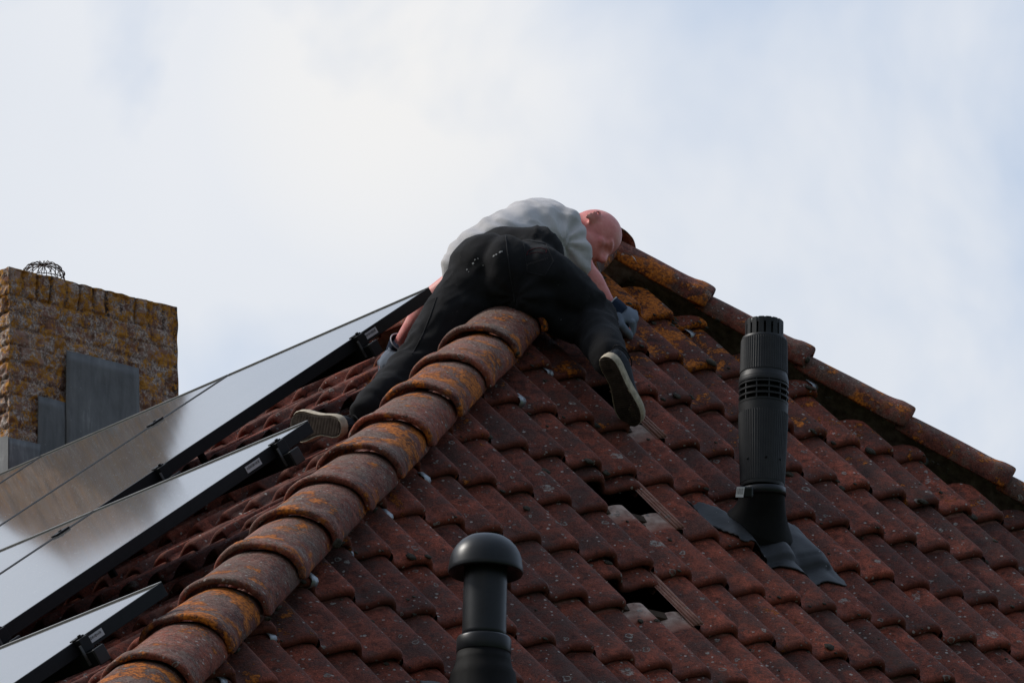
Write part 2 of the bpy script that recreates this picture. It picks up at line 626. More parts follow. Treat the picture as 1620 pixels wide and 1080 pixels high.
def tile_template(nh=2, seg=16):
    """nh waves wide, local s ends at 0 (right corner of the last hump); returns verts(s,v,h), faces"""
    S = []
    for k in range(nh):
        for q in range(seg):
            S.append(-nh + k + q / seg)
    S = [x for x in S if x > -nh + 0.10]
    S = [-nh + 0.10] + S + [0.0]
    prof = [(x * TW, wave(x) - HT) for x in S]
    prof += [(0.0035, -0.012), (0.005, -0.022)]            # lip turned down over the neighbour
    st = [(0.0, 0), (0.06, 0), (0.12, 0), (0.2, 0), (0.28, 0), (0.36, 0), (0.395, 0), (0.408, -0.0012), (0.4155, -0.0045),
          (0.4195, -0.0100), (0.420, -0.018), (0.4185, -0.0255), (0.412, -0.0290), (0.30, -0.0275)]
    V, F = [], []
    n = len(prof)
    for v, dh in st:
        for s, h in prof:
            hh = h - (0.42 - v) * 0.0330 / GAUGE + dh
            # the whole nose thickens a little and droops
            V.append((s, v, hh))
    for i in range(len(st) - 1):
        for k in range(n - 1):
            a = i * n + k
            F.append((a, a + 1, a + n + 1, a + n))
    # underside skirt at right edge and left edge
    k0 = len(V)
    for i, (v, dh) in enumerate(st[:11]):
        s, vv, h = V[i * n + n - 1]
        V.append((s - 0.004, vv, h - 0.010))
    for i in range(10):
        F.append((i * n + n - 1, k0 + i, k0 + i + 1, (i + 1) * n + n - 1))
    return V, F


TT2, TF2 = tile_template(2)
TT1, TF1 = tile_template(1)


def orange_zone(P):
    d = P - APEX
    z = 0.42 * math.exp(-(d.length / 1.0) ** 2)
    tl = max(0, d.dot(hipL))
    dl = (d - hipL * tl).length
    z += 0.33 * math.exp(-(dl / 0.26) ** 2)
    tr = max(0, d.dot(hipR))
    dr = (d - hipR * tr).length
    z += 0.42 * math.exp(-(dr / 0.55) ** 2) * math.exp(-tr / 3.0)
    z += 0.75 * math.exp(-((P - RP(0.60, 0.62)).length / 0.16) ** 2)
    return min(1, z + 0.17)


def make_slope(name, origin, u, s, n, ends_for_row, rows, cuts, parent, mat, skip=(), seed=1, drop_far=None, slid=None):
    """Every tile of one roof slope in one mesh. cuts: list of (point, normal) keeping the negative side."""
    rg = random.Random(seed)
    V, F, C = [], [], []
    for j in rows:
        for (end, nh) in ends_for_row(j):
            r1, r2, r3, r4 = rg.random(), rg.random(), rg.random(), rg.random()
            up_, dn_ = 0.0, 0.0
            if (end, j) in skip:
                up_, dn_ = slid[(end, j)], 0.030
            T, TF = (TT2, TF2) if nh == 2 else (TT1, TF1)
            c0 = origin + u * (end * TW + (r1 - .5) * .004) - s * (j * GAUGE - 0.42 - up_ + (r2 - .5) * .014) + n * ((r3 - .5) * .007 - dn_)
            if drop_far and drop_far(c0):
                continue
            ang = (r4 - .5) * 0.032
            ca, sa = math.cos(ang), math.sin(ang)
            tilt = (rg.random() - .5) * 0.012
            k = len(V)
            rnd = rg.random()
            oz = orange_zone(c0 - s * 0.2)
            for (ls, lv, lh) in T:
                x = ls * ca - (lv - .42) * sa
                y = ls * sa + (lv - .42) * ca
                if lv > 0.39:
                    q3 = Vector(((end * TW + ls) * 34, j * 5.1, lv * 9))
                    y += noise.noise(q3) * 0.0035 - max(0, noise.noise(q3 * 0.6 + Vector((4, 4, 4))) - 0.45) * 0.03
                    lh += noise.noise(q3 + Vector((0, 7, 0))) * 0.0018
                V.append(c0 + u * x - s * y + n * (lh + ls * tilt))
                ph = (ls / TW) % 1.0
                ph = min(ph, 1 - ph)
                C.append((rnd, lv / 0.42, oz, math.exp(-(ph / 0.055) ** 2)))
            # note c0 is the nose line: v = 0.42 sits on it
            F += [tuple(i + k for i in f) for f in TF]
    # shift so the nose lies on the row line
    V = [v - s * 0.42 for v in V]
    base = wloc(parent)
    me = mesh_from(name, [v - base for v in V], F, mat, True)
    ca_ = me.color_attributes.new('tint', 'FLOAT_COLOR', 'POINT')
    ca_.data.foreach_set('color', [x for c in C for x in c])
    bm = bmesh.new()
    bm.from_mesh(me)
    for p, nn in cuts:
        bmesh.ops.bisect_plane(bm, geom=bm.verts[:] + bm.edges[:] + bm.faces[:], plane_co=p - base, plane_no=nn, clear_outer=True)
    bm.to_mesh(me)
    bm.free()
    me.polygons.foreach_set('use_smooth', [True] * len(me.polygons))
    o = bpy.data.objects.new(name, me)
    return link(o, parent)


# cut planes (vertical planes through the hips, ridge)
pl_n = hipL.cross(ZV).normalized()
if pl_n.dot(uR) < 0:
    pl_n.negate()               # points from the left slope to the right slope
pr_n = hipR.cross(ZV).normalized()
if pr_n.dot(uR) < 0:
    pr_n.negate()               # points from the hip end to the back slope
rd = -uL                        # ridge runs away to the left

HOUSE = empty('house', (-1.2, 22.5, 0.0), 'hipped house roof of dark red clay tiles spotted with lichen, filling the lower right', 'house')


def ends_R(j):
    L = []
    if j <= -1:
        L += [(e, 2) for e in range(-20, 3, 2)]
        if j == -1:
            pass
        else:
            L.append((3, 1))
        L += [(e, 2) for e in range(5, 44, 2)]
    else:
        L += [(e, 2) for e in range(-41, 50, 2)]
    return L


skipR = {(1, 1), (-1, 3)}
slidR = {(1, 1): 0.262, (-1, 3): 0.250}       # pushed up under the course above
ROWS_R = range(-6, 14)
roofR = make_slope('roof_slope', OR, uR, sR, nR, ends_R, ROWS_R,
                   [(APEX + pl_n * 0.035, -pl_n), (APEX - pr_n * 0.09, pr_n)], HOUSE, M['tile'], skipR, 3, None, slidR)
roofR['label'] = 'hip end slope facing right with two missing tiles'

# long slope: its tile grid tops lie 0.17 below the panel face
OLT = OL - nL * 0.205
rowL = -0.79 + 0.12


def ends_L(j):
    return [(e, 2) for e in range(-47 - (j % 1), 40, 2)]


def LTO(b0):
    return OLT - sL * b0


roofL = make_slope('roof_slope', OLT - sL * (-0.45) + uL * 0.03, uL, sL, nL, ends_L, range(0, 16),
                   [(APEX - pl_n * 0.035, pl_n), (APEX - uR * 0.04, uR)], HOUSE, M['tile'], set(), 5,
                   drop_far=None)
roofL['label'] = 'long slope facing left, mostly under the solar panels'

# sarking below the tiles (seen through the gaps), back slope and far end
def quad_sheet(name, pts, mat, parent):
    return obj(name, pts, [tuple(range(len(pts)))], mat, parent)


RIDGE_LEN = 7.0
FAR = APEX + rd * RIDGE_LEN
EAVE_T = 13.2 * GAUGE + 1.696
hgtR = EAVE_T * math.sin(PR)
dn = -0.15
eL = APEX + hipL * (hgtR / -hipL.z)
eR = APEX + hipR * (hgtR / -hipR.z)
farL = FAR - sL * (hgtR / math.sin(PL))
farB = FAR - sB * (hgtR / math.sin(PL))
mb = MB()
mb.add([APEX + nR * dn, eL + nR * dn, eR + nR * dn], [(0, 1, 2)])
mb.add([APEX + nL * dn, FAR + nL * dn, farL + nL * dn, eL + nL * dn], [(0, 1, 2, 3)])
mb.build('underlay', M['underlay'], HOUSE)
mb = MB()
mb.add([APEX + nB * -.02, FAR + nB * -.02, farB + nB * -.02, eR + nB * -.02], [(0, 1, 2, 3)])
mb.add([FAR + ZV * -.03, farL + ZV * -.03, farB + ZV * -.03], [(0, 1, 2)])
mb.build('back_slope', M['tile'], HOUSE)
# battens under the hip end, visible in the gaps
mb = MB()
for j in range(-5, 13):
    b = j * GAUGE - 0.42 + 0.02
    half = 2.3 + 0 * j
    a0 = -0.752 - b + 0.15
    a1 = 2.64 + b - 0.15
    if a1 - a0 > 0.2:
        c = RP((a0 + a1) / 2, b, -0.072)
        mb.box(c, uR, sR, nR, (a1 - a0) / 2, 0.018, 0.010)
mb.build('batten', M['wood'], HOUSE)
# walls
mb = MB()
ctr = (eL + eR + farL + farB) / 4
for p in (eL, eR, farB, farL):
    pass
q = [p + (ctr - p) * 0.13 for p in (eL, eR, farB, farL)]
zt = eL.z + 0.25
vs = [Vector((p.x, p.y, 0)) for p in q] + [Vector((p.x, p.y, zt)) for p in q]
mb.add(vs, [(0, 1, 5, 4), (1, 2, 6, 5), (2, 3, 7, 6), (3, 0, 4, 7)])
mb.build('wall', M['wall'], HOUSE)

# side-lap ribs of the tiles right of each gap
def side_lap(endcol, j):
    mb = MB()
    a = endcol * TW
    bt = j * GAUGE
    for k, (da, h) in enumerate(((0.004, -0.018), (-0.006, -0.022), (-0.015, -0.027))):
        pts = []
        for q in range(7):
            v = 0.095 + q / 6 * (0.42 - 0.10)
            pts.append(RP(a + da + 0.008, bt - 0.42 + v, h - (0.42 - v) * 0.0285 / GAUGE))
        mb.tube(pts, 0.0045, 6)
    # flat carrier
    P0 = RP(a - 0.016, bt - 0.325, -0.058)
    P1 = RP(a + 0.025, bt - 0.325, -0.046)
    P2 = RP(a + 0.025, bt - 0.005, -0.022)
    P3 = RP(a - 0.016, bt - 0.005, -0.034)
    mb.add([P0, P1, P2, P3], [(0, 1, 2, 3)])
    o = mb.build('tile_side_lap', M['tile'], HOUSE, True)
    ca = o.data.color_attributes.new('tint', 'FLOAT_COLOR', 'POINT')
    ca.data.foreach_set('color', [x for _ in o.data.vertices for x in (0.9, 0.20, 0.0, 0)])


side_lap(1, 1)
side_lap(-1, 3)
side_lap(3, -1)

# ------------------------------------------------------------------ hip and ridge caps
def cap_mesh(seed, small=1.0, flat=False):
    rg = random.Random(seed)
    nA = 26
    L = 0.43
    st = [0.0, 0.1, 0.2, 0.3, 0.355, 0.372, 0.40, 0.42, 0.43]
    rx = 0.129 * small
    rz = 0.090 * small

    def ring(t, off):
        g = 0.885 + 0.115 * t / L
        rim = 0.007 if 0.362 < t < 0.425 else 0.0
        if t > 0.425:
            rim = 0.003
        out_ = []
        for k in range(nA + 1):
            an = math.radians(-9 + 198 * k / nA)
            x = math.cos(an) * (rx * g + rim - off)
            z = math.sin(an) * (rz * g + rim - off) - 0.026
            lift = 0.016 * t / L
            out_.append((x, t, z + lift))
        return out_
    V, F = [], []
    for t in st:
        V += ring(t, 0)
    for t in reversed(st):
        V += ring(t, 0.017)
    n = nA + 1
    m = len(st) * 2
    for i in range(m):
        i2 = (i + 1) % m
        for k in range(nA):
            F.append((i * n + k, i * n + k + 1, i2 * n + k + 1, i2 * n + k))
    # side edges
    F.append(tuple(i * n for i in range(m)))
    F.append(tuple(i * n + nA for i in range(m))[::-1])
    return V, F, nA


def add_cap(name, end, down, side, up, seed, small=1.0, oz=0.3, grey=0.26):
    """end = world point on the hip line below the lower rim"""
    rg = random.Random(seed * 31 + 5)
    V, F, nA = cap_mesh(seed, small)
    d2 = (down + side * rg.uniform(-.02, .02) + up * rg.uniform(-.012, .012)).normalized()
    s2 = (side - d2 * side.dot(d2)).normalized()
    u2 = s2.cross(d2)
    if u2.dot(up) < 0:
        u2.negate()
    pts = []
    sd = Vector((seed * 3.1, seed * 1.7, 0))
    for (x, t, z) in V:
        P = end + s2 * (x + rg.uniform(-.0003, .0003)) + d2 * (t - 0.43) + u2 * z
        w = noise.noise(P * 14 + sd) * 0.005 + noise.noise(P * 45 + sd) * 0.0022
        pts.append(P + u2 * w + s2 * w * .5)
    o = obj(name, pts, F, M['cap'], HOUSE, True)
    ca = o.data.color_attributes.new('tint', 'FLOAT_COLOR', 'POINT')
    rr = rg.random()
    ca.data.foreach_set('color', [x for _ in o.data.vertices for x in (rr, grey, oz, 1)])
    m = o.modifiers.new('sub', 'SUBSURF')
    m.levels = m.render_levels = 1
    return o


upL = (nR + nL).normalized()
upL = (upL - hipL * upL.dot(hipL)).normalized()
sideL = hipL.cross(upL).normalized()
for k in range(-5, 14):
    t = 2.345 + 0.3675 * k
    add_cap('hip_cap', APEX + hipL * t, hipL, sideL, upL, 40 + k, 1.0, [0.78, 0.42, 0.86, 0.58, 0.76][k % 5])
upRt = (nR + nB).normalized()
upRt = (upRt - hipR * upRt.dot(hipR)).normalized()
sideRt = hipR.cross(upRt).normalized()
for k in range(0, 14):
    t = 0.455 + 0.395 * k
    rc_ = add_cap('hip_cap', APEX + hipR * t - upRt * 0.012, hipR, sideRt, upRt, 80 + k, 0.94, (0.95, 0.70, 0.75, 0.6, 0.55)[min(k, 4)], 0.12)
    if k == 0:
        FIRST_RIGHT_CAP = rc_
sideRg = rd.cross(ZV).normalized()
for k in range(0, 17):
    add_cap('ridge_cap', APEX + rd * (0.315 + 0.385 * k) - ZV * (0.055 if k else 0.03), rd, sideRg, ZV, 120 + k, 0.9, 0.3)

# aluminium hooks that hold the cut tiles beside the hips
def clip(P):
    mb = MB()
    P = P + nR * 0.004
    d = (uR * 0.25 - sR * 1).normalized()
    s = nR.cross(d).normalized()
    w = 0.0135
    path = [(-0.030, 0.001), (-0.010, 0.003), (0.004, 0.004), (0.013, -0.002), (0.016, -0.016), (0.010, -0.028)]
    vs = []
    for (x, z) in path:
        for sg in (-1, 1):
            vs.append(P + s * w * sg + d * x + nR * z)
    for (x, z) in path:
        for sg in (-1, 1):
            vs.append(P + s * w * sg + d * (x - 0.002) + nR * (z - 0.0025))
    n = len(path)
    fs = []
    for i in range(n - 1):
        fs.append((2 * i, 2 * i + 1, 2 * i + 3, 2 * i + 2))
        fs.append((2 * n + 2 * i, 2 * n + 2 * i + 2, 2 * n + 2 * i + 3, 2 * n + 2 * i + 1))
        fs.append((2 * i, 2 * i + 2, 2 * n + 2 * i + 2, 2 * n + 2 * i))
        fs.append((2 * i + 1, 2 * n + 2 * i + 1, 2 * n + 2 * i + 3, 2 * i + 3))
    fs.append((0, 2 * n, 2 * n + 1, 1))
    mb.add(vs, fs)
    mb.build('tile_hook', M['alu'], HOUSE, True)


CLIPS = [(0.148, -0.611), (-0.15, -0.311), (-0.902, 0.37), (-1.2, 0.658), (-1.492, 0.936), (-1.803, 1.23), (-2.109, 1.567), (-2.435, 1.872),
         (1.138, -1.224), (1.498, -0.964), (1.818, -0.653)]

# ------------------------------------------------------------------ BVH of the slopes
def bvh_of(objs):
    V, F = [], []
    for o in objs:
        b = wloc(o)
        k = len(V)
        V += [v.co + b for v in o.data.vertices]
        F += [tuple(i + k for i in p.vertices) for p in o.data.polygons]
    return BVHTree.FromPolygons(V, F)


BR = bvh_of([roofR])


def dropR(a, b, default=-0.02):
    """height of the tile surface over the hip-end plane"""
    hit = BR.ray_cast(RP(a, b, 0.4), -nR, 0.8)
    if hit[0] is None:
        return default
    h = (hit[0] - OR).dot(nR)
    return max(h, -0.07)


for a, b in CLIPS:
    clip(RP(a, b, dropR(a, b, -0.03)))

# moss cushions and lichen lumps caught on the tile edges
def moss(name, spots, parent):
    rg = random.Random(11)
    bm = bmesh.new()
    for (P, n, r) in spots:
        ret = bmesh.ops.create_icosphere(bm, subdivisions=2, radius=1.0)
        t1 = n.orthogonal().normalized()
        t2 = n.cross(t1)
        for v in ret['verts']:
            c = v.co.copy()
            f = 1 + 0.35 * noise.noise(c * 2.3 + P * 20)
            v.co = P + (t1 * c.x * 1.25 + t2 * c.y + n * c.z * 0.42) * r * f
    me = bpy.data.meshes.new(name)
    base = wloc(parent)
    for v in bm.verts:
        v.co -= base
    bm.to_mesh(me)
    bm.free()
    me.materials.append(M['moss'])
    me.polygons.foreach_set('use_smooth', [True] * len(me.polygons))
    o = bpy.data.objects.new(name, me)
    link(o, parent)
    o['kind'] = 'stuff'
    return o


sp = []
rg = random.Random(21)
for _ in range(520):
    b = rg.uniform(-1.5, 3.6)
    a = rg.uniform(-0.752 - b + .1, 2.64 + b - .1)
    # gather them near the noses
    if rg.random() < 0.75:
        j = round(b / GAUGE)
        b = j * GAUGE + rg.uniform(-0.012, 0.006)
    h = dropR(a, b)
    if h < -0.062:
        continue
    sp.append((RP(a, b, h), nR, rg.choice((0.004, 0.006, 0.008, 0.013)) * rg.uniform(.7, 1.4)))
for o_ in [c for c in HOUSE.children if c.name.startswith('hip_cap')]:
    vs_ = o_.data.vertices
    b_ = wloc(o_)
    for _ in range(16):
        v_ = vs_[rg.randrange(len(vs_) // 2)]
        if v_.normal.z > 0.35:
            sp.append((v_.co + b_, v_.normal.copy(), rg.choice((0.004, 0.006, 0.010)) * rg.uniform(.7, 1.4)))
moss('moss_clump', sp, HOUSE)

# ------------------------------------------------------------------ chimney (part of the house)
CW0, CH, CD = 0.789, 0.829, 0.55
CB = Vector((-1.879, 24.230, 7.969 + 1.7))              # lower left front corner seen above the panels
back = -uL
CDN = 0.9                                                # how far it runs down below that corner
CHIM_BASE = CB - ZV * CDN


def W3(P):
    return Vector((noise.noise(P * 14), noise.noise(P * 14 + Vector((5, 1, 9))), 0))


def chimney():
    cell = 0.0078
    course = 0.0655
    H = CH + CDN
    V, F, C = [], [], []

    def disp(fa, z, len_, top_z, front=False):
        """fa along the face, z height from the top; returns depth and colour data"""
        zt = top_z - z
        if zt < 0.108:                                   # rowlock course on top
            kx = math.floor(fa / 0.0655)
            ex = fa / 0.0655 - kx
            d = min(ex, 1 - ex) * 0.0655
            dz = min(zt + 0.02, 0.108 - zt)
            rid = kx * 7.3 + 1
            b = min(d, max(dz, 0))
            # a few joints washed out deep
            deep = 0.020 if kx in (2, 5, 6, 9) else 0.003
        else:
            row = math.floor((zt - 0.108) / course)
            ez = (zt - 0.108) / course - row
            off = 0.055 if row % 2 else 0.0
            bl = 0.2225 if row % 3 else 0.1113
            kx = math.floor((fa + off) / bl)
            ex = (fa + off) / bl - kx
            d = min(ex, 1 - ex) * bl
            dz = min(ez, 1 - ez) * course
            rid = kx * 3.7 + row * 11.1
            b = min(d, dz)
            deep = 0.011
        k = min(1, max(0, (b - 0.003) / 0.006))
        rnd = (math.sin(rid * 12.9898) * 43758.5453) % 1.0
        if front and zt > 0.108:
            deep *= 0.4
            k = 0.55 + 0.45 * k
        return k, rnd, -deep * (1 - min(1, max(0, (b - 0.003) / 0.006))) + (rnd - .5) * 0.006 * k

    def face(o, ax, nn, len_, fo):
        nx = int(len_ / cell)
        nz_ = int(H / cell)
        k0 = len(V)
        for iz in range(nz_ + 1):
            z = H * iz / nz_
            for ix in range(nx + 1):
                x = len_ * ix / nx
                k, rnd, d = disp(x + fo, z, len_, H, fo == 0.0)
                P = o + ax * x + ZV * z
                w = noise.fractal(P * 16, 1.0, 2.0, 4) * 0.011 + noise.noise(P * 45) * 0.008
                lim = 0.0 if (ix == 0 or ix == nx) else 1.0
                if iz >= nz_ - 1:
                    d *= 0.35
                    w *= 0.6
                if lim == 0.0:
                    w = 0.0
                    P = P + W3(P) * 0.006
                V.append(P + nn * (d * lim + w) + ZV * (noise.noise(P * 9) * 0.004 if iz == nz_ else 0))
                C.append((k, rnd, 1.0 if H - z < 0.12 else 0.0, 1))
        for iz in range(nz_):
            for ix in range(nx):
                a = k0 + iz * (nx + 1) + ix
                F.append((a, a + 1, a + nx + 2, a + nx + 1))
        return k0, nx, nz_
    c0 = CHIM_BASE
    face(c0, uR, uL, CW0, 0.0)                           # broad face to the camera
    face(c0 + back * CD, uL, -uR, CD, 0.03)              # left flank
    face(c0 + uR * CW0, back, uR, CD, 0.05)
    face(c0 + uR * CW0 + back * CD, -uR, back, CW0, 0.02)
    # top bed
    k0 = len(V)
    nx, ny = 40, 28
    for iy in range(ny + 1):
        for ix in range(nx + 1):
            x, y = CW0 * ix / nx, CD * iy / ny
            P = c0 + uR * x + back * y + ZV * H
            edge = min(ix, nx - ix, iy, ny - iy)
            V.append(P + ZV * (noise.noise(P * 20) * 0.008 - 0.003 + (0.004 if edge > 0 else -0.004)))
            C.append((0.6, 0.5, 1, 1))
    for iy in range(ny):
        for ix in range(nx):
            a = k0 + iy * (nx + 1) + ix
            F.append((a, a + 1, a + nx + 2, a + nx + 1))
    o = obj('chimney', V, F, M['brick'], HOUSE, False)
    ca = o.data.color_attributes.new('tint', 'FLOAT_COLOR', 'POINT')
    ca.data.foreach_set('color', [x for c in C for x in c])
    o['label'] = 'square brick chimney crusted with orange and grey lichen'
    return o


CHIM = chimney()


def lead_patch(x0, x1, z0, z1, off, tilt=0.0, wrap=False, mat='lead'):
    """sheet on the broad chimney face; x along uR from the left corner, z above CB"""
    nx, nz_ = 18, 22
    V, F = [], []
    for side in (0, 1):
        for iz in range(nz_ + 1):
            for ix in range(nx + 1):
                fx, fz = ix / nx, iz / nz_
                x = x0 + (x1 - x0) * fx
                z = z0 + (z1 - z0) * fz + tilt * fx
                P = CB + uR * x + ZV * z
                w = noise.noise(P * 5) * 0.005 + noise.noise(P * 17) * 0.0025
                edge = 0.004 * (abs(fx - .5) * 2) ** 6
                V.append(P + uL * (off + w - edge - side * 0.003))
    n1 = (nx + 1) * (nz_ + 1)
    for iz in range(nz_):
        for ix in range(nx):
            a = iz * (nx + 1) + ix
            F.append((a, a + 1, a + nx + 2, a + nx + 1))
            F.append((n1 + a, n1 + a + nx + 1, n1 + a + nx + 2, n1 + a + 1))
    for ix in range(nx):
        for (a, b) in ((ix, ix + 1), (nz_ * (nx + 1) + ix + 1, nz_ * (nx + 1) + ix)):
            F.append((a, n1 + a, n1 + b, b))
    for iz in range(nz_):
        for (a, b) in (((iz + 1) * (nx + 1), iz * (nx + 1)), (iz * (nx + 1) + nx, (iz + 1) * (nx + 1) + nx)):
            F.append((a, n1 + a, n1 + b, b))
    return obj('lead_flashing', V, F, M[mat], CHIM, True)


lead_patch(0.250, 0.590, -0.35, 0.538, 0.024)
lead_patch(0.124, 0.262, -0.40, 0.335, 0.016)
lead_patch(-0.014, 0.134, -0.45, 0.145, 0.021)
# low front apron and the end fold by the ridge
mb = MB()
pts = [CB + uR * (-0.02 + 0.07 * k) + ZV * (-0.05 + 0.043 * k + 0.006 * math.sin(k * 2.1)) + uL * 0.04 for k in range(9)]
mb.tube(pts, [0.012] * 9, 8)
mb.build('lead_roll', M['lead'], CHIM, True)
# wrap on left flank
mb = MB()
o1 = CB - uR * 0.018 + ZV * -0.45
mb.add([o1 + uL * 0.02, o1 + uL * 0.02 + ZV * 0.60, o1 - uL * 0.12 + ZV * 0.62, o1 - uL * 0.12], [(0, 1, 2, 3)])
mb.build('lead_flashing', M['lead'], CHIM)
# wire balloon guard over the flue
fl = CHIM_BASE + ZV * (CH + CDN + 0.016) + uR * 0.228 + back * 0.10
mb = MB()
rb = 0.082
hh = 0.068
rgw = random.Random(4)
for k in range(11):
    a = math.pi * k / 11
    d = Vector((math.cos(a), math.sin(a), 0))
    pts = []
    for q in range(17):
        th = math.pi * q / 16
        c = math.cos(th)
        r = rb * math.copysign(abs(c) ** 0.55, c)
        z = hh * math.sin(th) ** 0.75
        pts.append(fl + d * r + ZV * z + Vector((rgw.uniform(-1, 1), rgw.uniform(-1, 1), rgw.uniform(-1, 1))) * 0.0022)
    mb.tube(pts, 0.0017, 5)
for z, r in ((0.003, rb + .001), (0.030, rb + 0.001)):
    pts = [fl + Vector((math.cos(a) * r, math.sin(a) * r, z + rgw.uniform(-.001, .001))) for a in [2 * math.pi * i / 40 for i in range(41)]]
    mb.tube(pts, 0.0018, 5)
for k in range(14):
    a = 2 * math.pi * k / 14 + .1
    a2 = a + 0.35
    pts = [fl + Vector((math.cos(a) * rb, math.sin(a) * rb, 0.004)), fl + Vector((math.cos((a + a2) / 2) * rb * .98, math.sin((a + a2) / 2) * rb * .98, 0.026)),
           fl + Vector((math.cos(a2) * rb * .72, math.sin(a2) * rb * .72, 0.043))]
    mb.tube(pts, 0.0014, 5)
mb.build('wire_guard', M['wire'], CHIM, True)
mb = MB()
mb.lathe(fl - ZV * 0.02, [(0.083, -0.02), (0.084, 0.012), (0.078, 0.016)], 36)
mb.build('flue_collar', M['wire'], CHIM, True)

# ------------------------------------------------------------------ solar panels
PW, PH = 1.099, 1.7295


def panel(k, m, label):
    """panel whose right upper corner is lattice point (k, m)"""
    g = 0.010
    a1 = k * PW - g / 2
    a0 = (k - 1) * PW + g / 2
    b0 = m * PH + g / 2
    b1 = (m + 1) * PH - g / 2
    base = LP((a0 + a1) / 2, (b0 + b1) / 2, -0.04)
    E = empty('solar_panel', base, label, 'solar panel', 'solar panels stepped along the hip')
    mb = MB()
    t = 0.040
    w = 0.011

    def bar(x0, x1, y0, y1):
        c = LP((x0 + x1) / 2, (y0 + y1) / 2, -t / 2)
        mb.box(c, uL, -sL, nL, (x1 - x0) / 2, (y1 - y0) / 2, t / 2)
    bar(a0, a0 + w, b0, b1)
    bar(a1 - w, a1, b0, b1)
    bar(a0 + w, a1 - w, b0, b0 + w)
    bar(a0 + w, a1 - w, b1 - w, b1)
    mb.build('frame', M['black_alu'], E, bevel=0.0012)
    mb = MB()
    c = LP((a0 + a1) / 2, (b0 + b1) / 2, -0.0045)
    mb.box(c, uL, -sL, nL, (a1 - a0) / 2 - w - .0005, (b1 - b0) / 2 - w - .0005, 0.003)
    mb.build('glass', M['glass'], E)
    # pale strip along the upper frame edge, sky reflection painted as colour
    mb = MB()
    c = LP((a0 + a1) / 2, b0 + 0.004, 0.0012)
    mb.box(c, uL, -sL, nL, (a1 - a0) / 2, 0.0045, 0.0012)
    mb.build('edge_glint', M['edge'], E)
    mb = MB()
    c = LP((a0 + a1) / 2, (b0 + b1) / 2, -0.034)
    mb.box(c, uL, -sL, nL, (a1 - a0) / 2 - w - .001, (b1 - b0) / 2 - w - .001, 0.0015)
    mb.build('back_sheet', M['matt_plastic'], E)
    return E, a0, a1, b0, b1


M['dull_metal'] = plain('tarnished_steel', (0.09, 0.09, 0.09), 0.5, 0.4, 0.5, 0.3, 40)
M['edge'] = plain('painted_sky_glint', (0.30, 0.28, 0.25), 0.35, 0.5, 0.6, 0.2, 20)  # lighter than the black frame, colour stands in for reflected sky


def sticker(E, a1, b):
    mb = MB()
    c = LP(a1 + 0.0006, b, -0.020)
    mb.box(c, sL, nL, uL, 0.034, 0.0105, 0.0006)
    s = mb.build('type_label', M['white_label'], E)
    mb = MB()
    rgx = random.Random(int(a1 * 100))
    x = -0.028
    while x < 0.027:
        w = rgx.uniform(0.0012, 0.0035)
        mb.box(LP(a1 + 0.0016, b - x, -0.018), sL, nL, uL, w / 2, rgx.uniform(.0025, .0045), 0.0003)
        x += w + 0.0022
    mb.build('print', M['label_ink'], s)


LABELS = {(0, 0): 'topmost solar panel, its right corner close to the person',
          (-1, 0): 'solar panel second from the right in the top row, mirroring the chimney',
          (-2, 0): 'solar panel third from the right in the top row',
          (1, 1): 'solar panel whose corner covers part of the left shoe',
          (0, 1): 'solar panel second from the right in the middle row',
          (-1, 1): 'solar panel third from the right in the middle row',
          (2, 2): 'solar panel in the lower left corner, right end of bottom row',
          (1, 2): 'solar panel second from the right in the bottom row'}
SK = {(0, 0): 0.336, (1, 1): 2.013, (2, 2): 3.763}
for (k, m), lab in LABELS.items():
    E, a0, a1, b0, b1 = panel(k, m, lab)
    if (k, m) in SK:
        sticker(E, a1, SK[(k, m)])

# rails with end caps and clamps
def rail(k, m, b, ncol, label):
    a1 = k * PW - 0.005
    aend = a1 + 0.055
    a0 = (k - ncol) * PW - 0.05
    base = LP((a0 + aend) / 2, b, -0.06)
    E = empty('mounting_rail', base, label, 'mounting rail', 'rails that carry the solar panels')
    mb = MB()
    mb.box(LP((a0 + aend) / 2, b, -0.0625), uL, sL, nL, (aend - a0) / 2, 0.019, 0.0215)
    mb.build('rail_profile', M['black_alu'], E, bevel=0.002)
    mb = MB()
    mb.box(LP(aend + 0.003, b, -0.0625), uL, sL, nL, 0.0045, 0.0215, 0.024)
    mb.build('end_cap', M['plastic'], E, bevel=0.003)
    mb = MB()
    mb.box(LP(a1 + 0.012, b - 0.002, -0.020), uL, sL, nL, 0.0105, 0.019, 0.0205)
    mb.box(LP(a1 - 0.004, b - 0.002, 0.0028), uL, sL, nL, 0.012, 0.019, 0.0022)
    mb.tube([LP(a1 + 0.010, b - 0.002, 0.000), LP(a1 + 0.010, b - 0.002, 0.010)], 0.006, 6)
    mb.build('end_clamp', M['black_alu'], E, bevel=0.0015)
    mb = MB()
    mb.box(LP(a1 + 0.024, b + 0.024, -0.045), (uL).normalized(), sL, nL, 0.002, 0.004, 0.030)
    mb.build('clamp_spring', M['dull_metal'], E)
    for c in range(1, ncol):
        ac = (k - c) * PW
        mb = MB()
        mb.box(LP(ac, b, 0.0030), uL, sL, nL, 0.016, 0.030, 0.0025)
        mb.tube([LP(ac, b, 0.003), LP(ac, b, 0.009)], 0.006, 6)
        mb.build('mid_clamp', M['black_alu'], E, bevel=0.001)
    # roof hooks reach down under the tiles
    for c in range(0, ncol):
        ah = (k - c) * PW - 0.95
        mb = MB()
        mb.box(LP(ah, b + 0.02, -0.13), uL, sL, nL, 0.015, 0.004, 0.06)
        mb.build('roof_hook', M['black_alu'], E)


